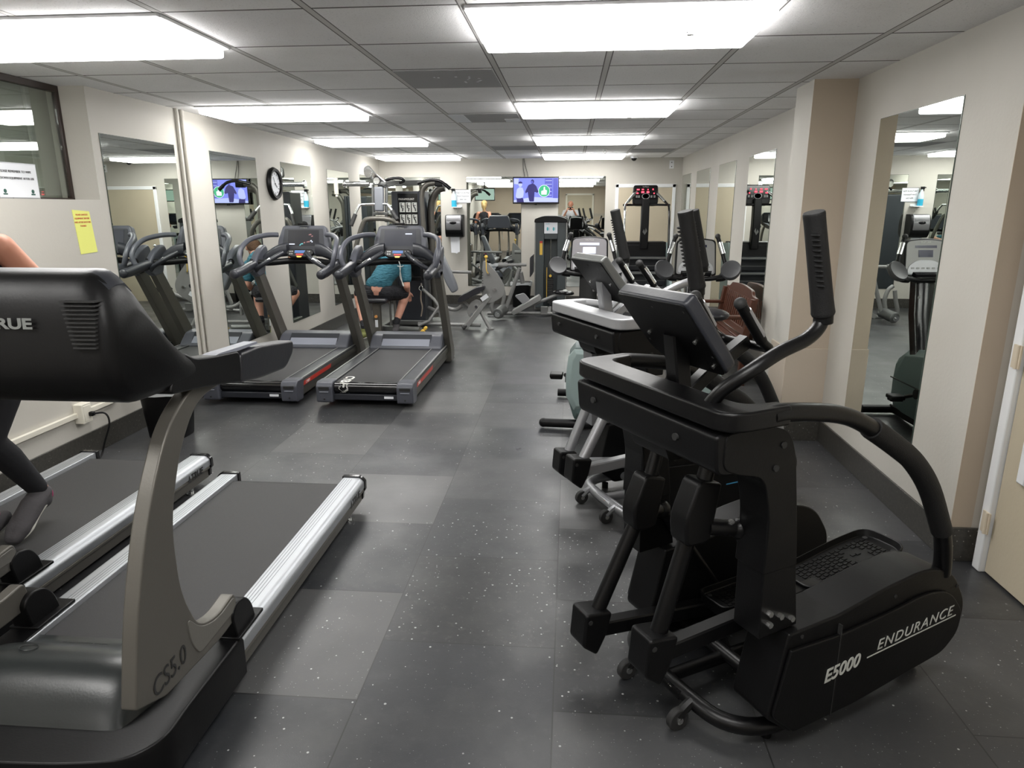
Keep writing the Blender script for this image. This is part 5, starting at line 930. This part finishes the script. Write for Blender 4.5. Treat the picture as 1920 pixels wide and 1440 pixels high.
def sole(parent, ank, toe, m, s=1.0, up_=(0,0,1)):
    ank, toe, up_ = Vector(ank), Vector(toe), Vector(up_); d = (toe-ank); d = (d-up_*d.dot(up_)).normalized(); sd = d.cross(up_); heel = toe-d*.245*s
    out = [(0,-.02),(0,.02),(.03,.036),(.12,.034),(.20,.048),(.25,.036),(.275,.0),(.25,-.036),(.20,-.048),(.12,-.034),(.03,-.036)]
    M().plate(rpoly([(a*s,b*s) for a,b in out],.02,3), heel+up_*.0, d, sd, -.026*s if d.cross(sd).dot(up_) < 0 else .026*s).done('sole', m, parent, bev=.004)
# ---- man in a teal shirt straddling the gym seat, bent forward
t = thing('person', 'man in teal shirt and black shorts bent forward on the multi-station gym seat', 'person', (-2.36,8.36,0)); O = (2.36,-8.36,0)
def off(q): q.off = Vector(O); return q
Jm = dict(pel=(-2.37,8.36,.56), lh=(-2.455,8.37,.535), rh=(-2.285,8.37,.535), lk=(-2.66,8.46,.50), rk=(-2.085,8.62,.49), la=(-2.500,8.10,.13), ra=(-2.185,8.44,.13), wa=(-2.34,8.37,.68), ch=(-2.20,8.50,.88), ne=(-2.11,8.62,.98), ls=(-2.36,8.56,.975), rs=(-2.06,8.52,.84), le=(-2.645,8.46,.965), lw=(-2.52,8.68,.93), re=(-2.035,8.47,.60), rw=(-2.06,8.62,.50), hd=(-2.05,8.70,1.05))
J = Jm
def body_m(q):
    off(q); limb(q, [J['pel'],J['wa'],J['ch']], [.125,.115,.135]); caps(q, J['lh'], J['rh'], .105, .105); caps(q, J['ls'], J['rs'], .060, .060); caps(q, J['ch'], J['ne'], .10, .062); caps(q, J['ne'], J['hd'], .055, .058)
    for s_ in 'lr':
        limb(q, [J[s_+'h'],J[s_+'k'],bulge(J[s_+'k'],J[s_+'a'],.3),J[s_+'a']], [.088,.060,.058,.037]); q.ball(bulge(J[s_+'k'],J[s_+'a'],.28,(0,-.018,0)), (.05,.055,.09), 12, 8)
        limb(q, [J[s_+'s'],J[s_+'e'],bulge(J[s_+'e'],J[s_+'w'],.3),J[s_+'w']], [.056,.043,.041,.027])
        hand(q, J[s_+'w'], Vector(J[s_+'w'])-Vector(J[s_+'e']), (0,0,-1), .9, 1 if s_=='l' else -1)
    head_(q, J['hd'], (.35,.75,-.55), (.3,.45,.83))
remeshed(body_m, 'body', SKIN, t, .009, 3)
def shirt(q):
    off(q); limb(q, [(-2.36,8.37,.635),J['wa'],J['ch']], [.132,.132,.150]); caps(q, J['ls'], J['rs'], .078, .080); caps(q, J['ch'], bulge(J['ch'],J['ne'],.75), .118, .075)
    for s_ in 'lr': caps(q, J[s_+'s'], bulge(J[s_+'s'],J[s_+'e'],.62), .080, .070)
    caps(q, (-2.43,8.37,.63), (-2.29,8.37,.65), .100, .100)
remeshed(shirt, 'shirt', TEALC, t, .012, 5)
def shorts(q):
    off(q); caps(q, J['lh'], J['rh'], .122, .122); caps(q, J['pel'], (-2.36,8.37,.60), .125, .118)
    for s_ in 'lr': limb(q, [J[s_+'h'], bulge(J[s_+'h'],J[s_+'k'],.80)], [.112,.092])
remeshed(shorts, 'shorts', BLKC, t, .012, 4)
for s_, toe in (('l',(-2.47,8.27,0)), ('r',(-2.17,8.62,0))):
    remeshed(lambda q: (off(q), caps(q, bulge(J[s_+'k'],J[s_+'a'],.72), J[s_+'a'], .041, .043)), 'sock', BLKC, t, .010, 2)
    sh = remeshed(lambda q: (off(q), shoe(q, (J[s_+'a'][0],J[s_+'a'][1],.10), toe)), 'shoe', SHOEG if s_=='l' else SHOEK, t, .008, 3)
    sole(sh, Vector(J[s_+'a'])+Vector(O), Vector(toe)+Vector(O), SOLE)
remeshed(lambda q: (off(q), q.ball(Vector(J['hd'])+Vector((-.02,-.02,.035)), (.094,.098,.085)), q.ball(Vector(J['hd'])+Vector((-.045,-.05,-.0)), (.07,.07,.07))), 'hair', HAIRB, t, .010, 2)
M(O).tube([Vector(J['hd'])+Vector((-.02,-.05,-.06)), Vector(J['hd'])+Vector((.05,.03,-.09))], .004, n=6, sm=0).done('collar', TEALC, t)
# ---- runner on the far-left treadmill, facing the camera
t = thing('person', 'blond runner in dark tank top and black leggings on the far-left treadmill', 'person', (-2.42,2.62,0)); O = (2.42,-2.62,0)
J = dict(pel=(-2.44,2.66,1.00), lh=(-2.36,2.66,.97), rh=(-2.52,2.66,.97), lk=(-2.385,2.47,.62), rk=(-2.53,2.36,.64), la=(-2.375,2.70,.285), ra=(-2.475,2.52,.235), wa=(-2.435,2.645,1.15), ch=(-2.43,2.615,1.34), ne=(-2.43,2.60,1.48), ls=(-2.285,2.61,1.405), rs=(-2.60,2.61,1.405), le=(-2.235,2.77,1.20), lw=(-2.275,2.57,1.10), re=(-2.68,2.58,1.16), rw=(-2.58,2.38,1.26), hd=(-2.43,2.585,1.64))
def body_r(q):
    off(q); limb(q, [J['pel'],J['wa'],J['ch']], [.118,.098,.115]); caps(q, J['lh'], J['rh'], .095, .095); caps(q, J['ls'], J['rs'], .050, .050); caps(q, J['ch'], J['ne'], .085, .048); caps(q, J['ne'], J['hd'], .046, .05)
    for s_, x in (('l',.05),('r',-.05)): q.ball(Vector(J['ch'])+Vector((x,-.085,-.03)), .058)
    for s_ in 'lr':
        limb(q, [J[s_+'h'],J[s_+'k'],bulge(J[s_+'k'],J[s_+'a'],.3,(0,.012,0)),J[s_+'a']], [.084,.055,.052,.034])
        limb(q, [J[s_+'s'],J[s_+'e'],bulge(J[s_+'e'],J[s_+'w'],.3),J[s_+'w']], [.052,.038,.036,.024])
        hand(q, J[s_+'w'], Vector(J[s_+'w'])-Vector(J[s_+'e']), (.4 if s_=='r' else -.4,0,-.3), 1.1, 1 if s_=='l' else -1, .92)
    head_(q, J['hd'], (0,-1,0), (0,0,1), .95)
remeshed(body_r, 'body', SKIN2, t, .008, 3)
def tank(q):
    off(q); limb(q, [(-2.44,2.66,1.02),J['wa'],J['ch']], [.124,.108,.124]); caps(q, bulge(J['ch'],J['ls'],.55,(0,0,.01)), bulge(J['ch'],J['rs'],.55,(0,0,.01)), .062, .062)
    for x in (.05,-.05): q.ball(Vector(J['ch'])+Vector((x,-.085,-.03)), .066)
remeshed(tank, 'tank_top', BLKC, t, .010, 4)
def legg(q):
    off(q); caps(q, J['lh'], J['rh'], .105, .105); caps(q, J['pel'], (-2.44,2.66,1.04), .122, .112)
    for s_ in 'lr': limb(q, [J[s_+'h'],J[s_+'k'],bulge(J[s_+'k'],J[s_+'a'],.3,(0,.012,0)),bulge(J[s_+'k'],J[s_+'a'],.86)], [.094,.062,.058,.042])
remeshed(legg, 'leggings', LEGC, t, .009, 3)
for s_, toe, uu in (('l',(-2.36,2.50,.165),(0,-.45,.89)), ('r',(-2.46,2.34,.160),(0,-.15,.99))):
    remeshed(lambda q: (off(q), caps(q, bulge(J[s_+'k'],J[s_+'a'],.93), bulge(J[s_+'k'],J[s_+'a'],1.0), .036, .036)), 'sock', BERRY, t, .008, 1)
    sh = remeshed(lambda q: (off(q), shoe(q, bulge(J[s_+'a'],toe,.12), toe, .98, Vector(uu).normalized())), 'shoe', SHOEK, t, .007, 7)
    sole(sh, Vector(J[s_+'a'])+Vector(O), Vector(toe)+Vector(O), SOLE, .98, Vector(uu).normalized())
remeshed(lambda q: (off(q), q.ball(Vector(J['hd'])+Vector((0,.025,.04)), (.092,.095,.088)), q.ball(Vector(J['hd'])+Vector((0,.075,-.03)), (.075,.05,.10)), limb(q, [Vector(J['hd'])+Vector((0,.11,.04)),Vector(J['hd'])+Vector((.01,.16,-.02)),Vector(J['hd'])+Vector((.02,.15,-.18))],[.03,.035,.018])), 'hair', HAIRY, t, .009, 2)
for x in (-.03,.03): M().ball((x*.95-.01,-.035-.078,1.662), .010, 10, 8).done('eye', BLKG, t)
# ---- the photographer, seen in the back-wall mirror
t = thing('person', 'photographer in a white shirt holding up a dark phone, reflected in the back mirror', 'person', (.0,-.52,0)); O = (0,.52,0)
J = dict(pel=(.02,-.56,.96), lh=(-.07,-.56,.93), rh=(.11,-.56,.93), lk=(-.09,-.54,.50), rk=(.13,-.55,.50), la=(-.10,-.58,.09), ra=(.14,-.58,.09), wa=(.02,-.57,1.12), ch=(.02,-.56,1.34), ne=(.02,-.54,1.50), ls=(-.17,-.55,1.42), rs=(.21,-.55,1.42), le=(-.24,-.36,1.20), lw=(-.10,-.14,1.46), re=(.27,-.36,1.20), rw=(.13,-.14,1.46), hd=(.02,-.50,1.66))
def body_p(q):
    off(q); limb(q, [J['pel'],J['wa'],J['ch']], [.13,.125,.135]); caps(q, J['lh'], J['rh'], .10, .10); caps(q, J['ls'], J['rs'], .055, .055); caps(q, J['ch'], J['ne'], .09, .055); caps(q, J['ne'], J['hd'], .052, .055)
    for s_ in 'lr':
        limb(q, [J[s_+'h'],J[s_+'k'],J[s_+'a']], [.09,.06,.04]); limb(q, [J[s_+'s'],J[s_+'e'],J[s_+'w']], [.052,.042,.027])
        hand(q, J[s_+'w'], (-.2 if s_=='r' else .2,.55,.6), (-1 if s_=='r' else 1,0,-.2), .8, 1 if s_=='l' else -1)
    head_(q, J['hd'], (0,1,-.1), (0,0,1))
remeshed(body_p, 'body', SKIN2, t, .010, 3)
def shirt_p(q):
    off(q); limb(q, [(.02,-.56,.93),J['wa'],J['ch']], [.145,.142,.152]); caps(q, J['ls'], J['rs'], .074, .074)
    for s_ in 'lr': caps(q, J[s_+'s'], bulge(J[s_+'s'],J[s_+'e'],.9), .07, .062)
remeshed(shirt_p, 'shirt', WHTC, t, .012, 4)
def trou_p(q):
    off(q); caps(q, J['lh'], J['rh'], .115, .115)
    for s_ in 'lr': limb(q, [J[s_+'h'],J[s_+'k'],bulge(J[s_+'k'],J[s_+'a'],.92)], [.105,.08,.065])
remeshed(trou_p, 'trousers', BLKC, t, .012, 3)
for s_, toe in (('l',(-.11,-.37,0)), ('r',(.16,-.37,0))):
    sh = remeshed(lambda q: (off(q), shoe(q, J[s_+'a'], toe)), 'shoe', SHOEK, t, .009, 3); sole(sh, Vector(J[s_+'a'])+Vector(O), Vector(toe)+Vector(O), SOLE)
remeshed(lambda q: (off(q), q.ball(Vector(J['hd'])+Vector((0,-.02,.04)), (.092,.095,.085)), q.ball(Vector(J['hd'])+Vector((0,-.06,-.02)), (.08,.05,.07))), 'hair', HAIRW, t, .010, 2)
for x in (-.032,.032): M().ball((.02+x,.02+.077,1.672), .010, 10, 8).done('eye', BLKG, t)
o = M().box((.02,-.056,1.535),(.16,.009,.078),(-14,0,0)).done('phone', BLKG, bev=.003); tag(o, 'dark phone held up by the photographer in the mirror', 'phone')
M().cyl((.0,-.0525,1.548),(.0,-.046,1.5465),.007,16).done('lens', CHROME, o)

# ---- second television, above the far-left treadmill's console; the back mirror shows its screen
t = thing('television', 'small television hung from the ceiling above the runner, seen reflected in the back mirror', 'television', (-2.52,1.72,1.94), R(-14))
M().box((0,0,0),(.60,.05,.36),(6,0,0)).done('bezel', BLKG, t, bev=.006); M().box((0,.027,.002),(.555,.004,.31),(6,0,0)).done('screen', em('pale_green_screen', (.42,.58,.50), .8), t)
M().box((.10,.030,-.05),(.12,.003,.09),(6,0,0)).box((-.14,.030,-.03),(.05,.003,.06),(6,0,0)).done('picture_area', E_DBL, t)
M().tube([(0,-.05,.36),(0,-.05,.0),(0,-.02,0)], .018, sm=0).done('ceiling_pole', BLK, t)
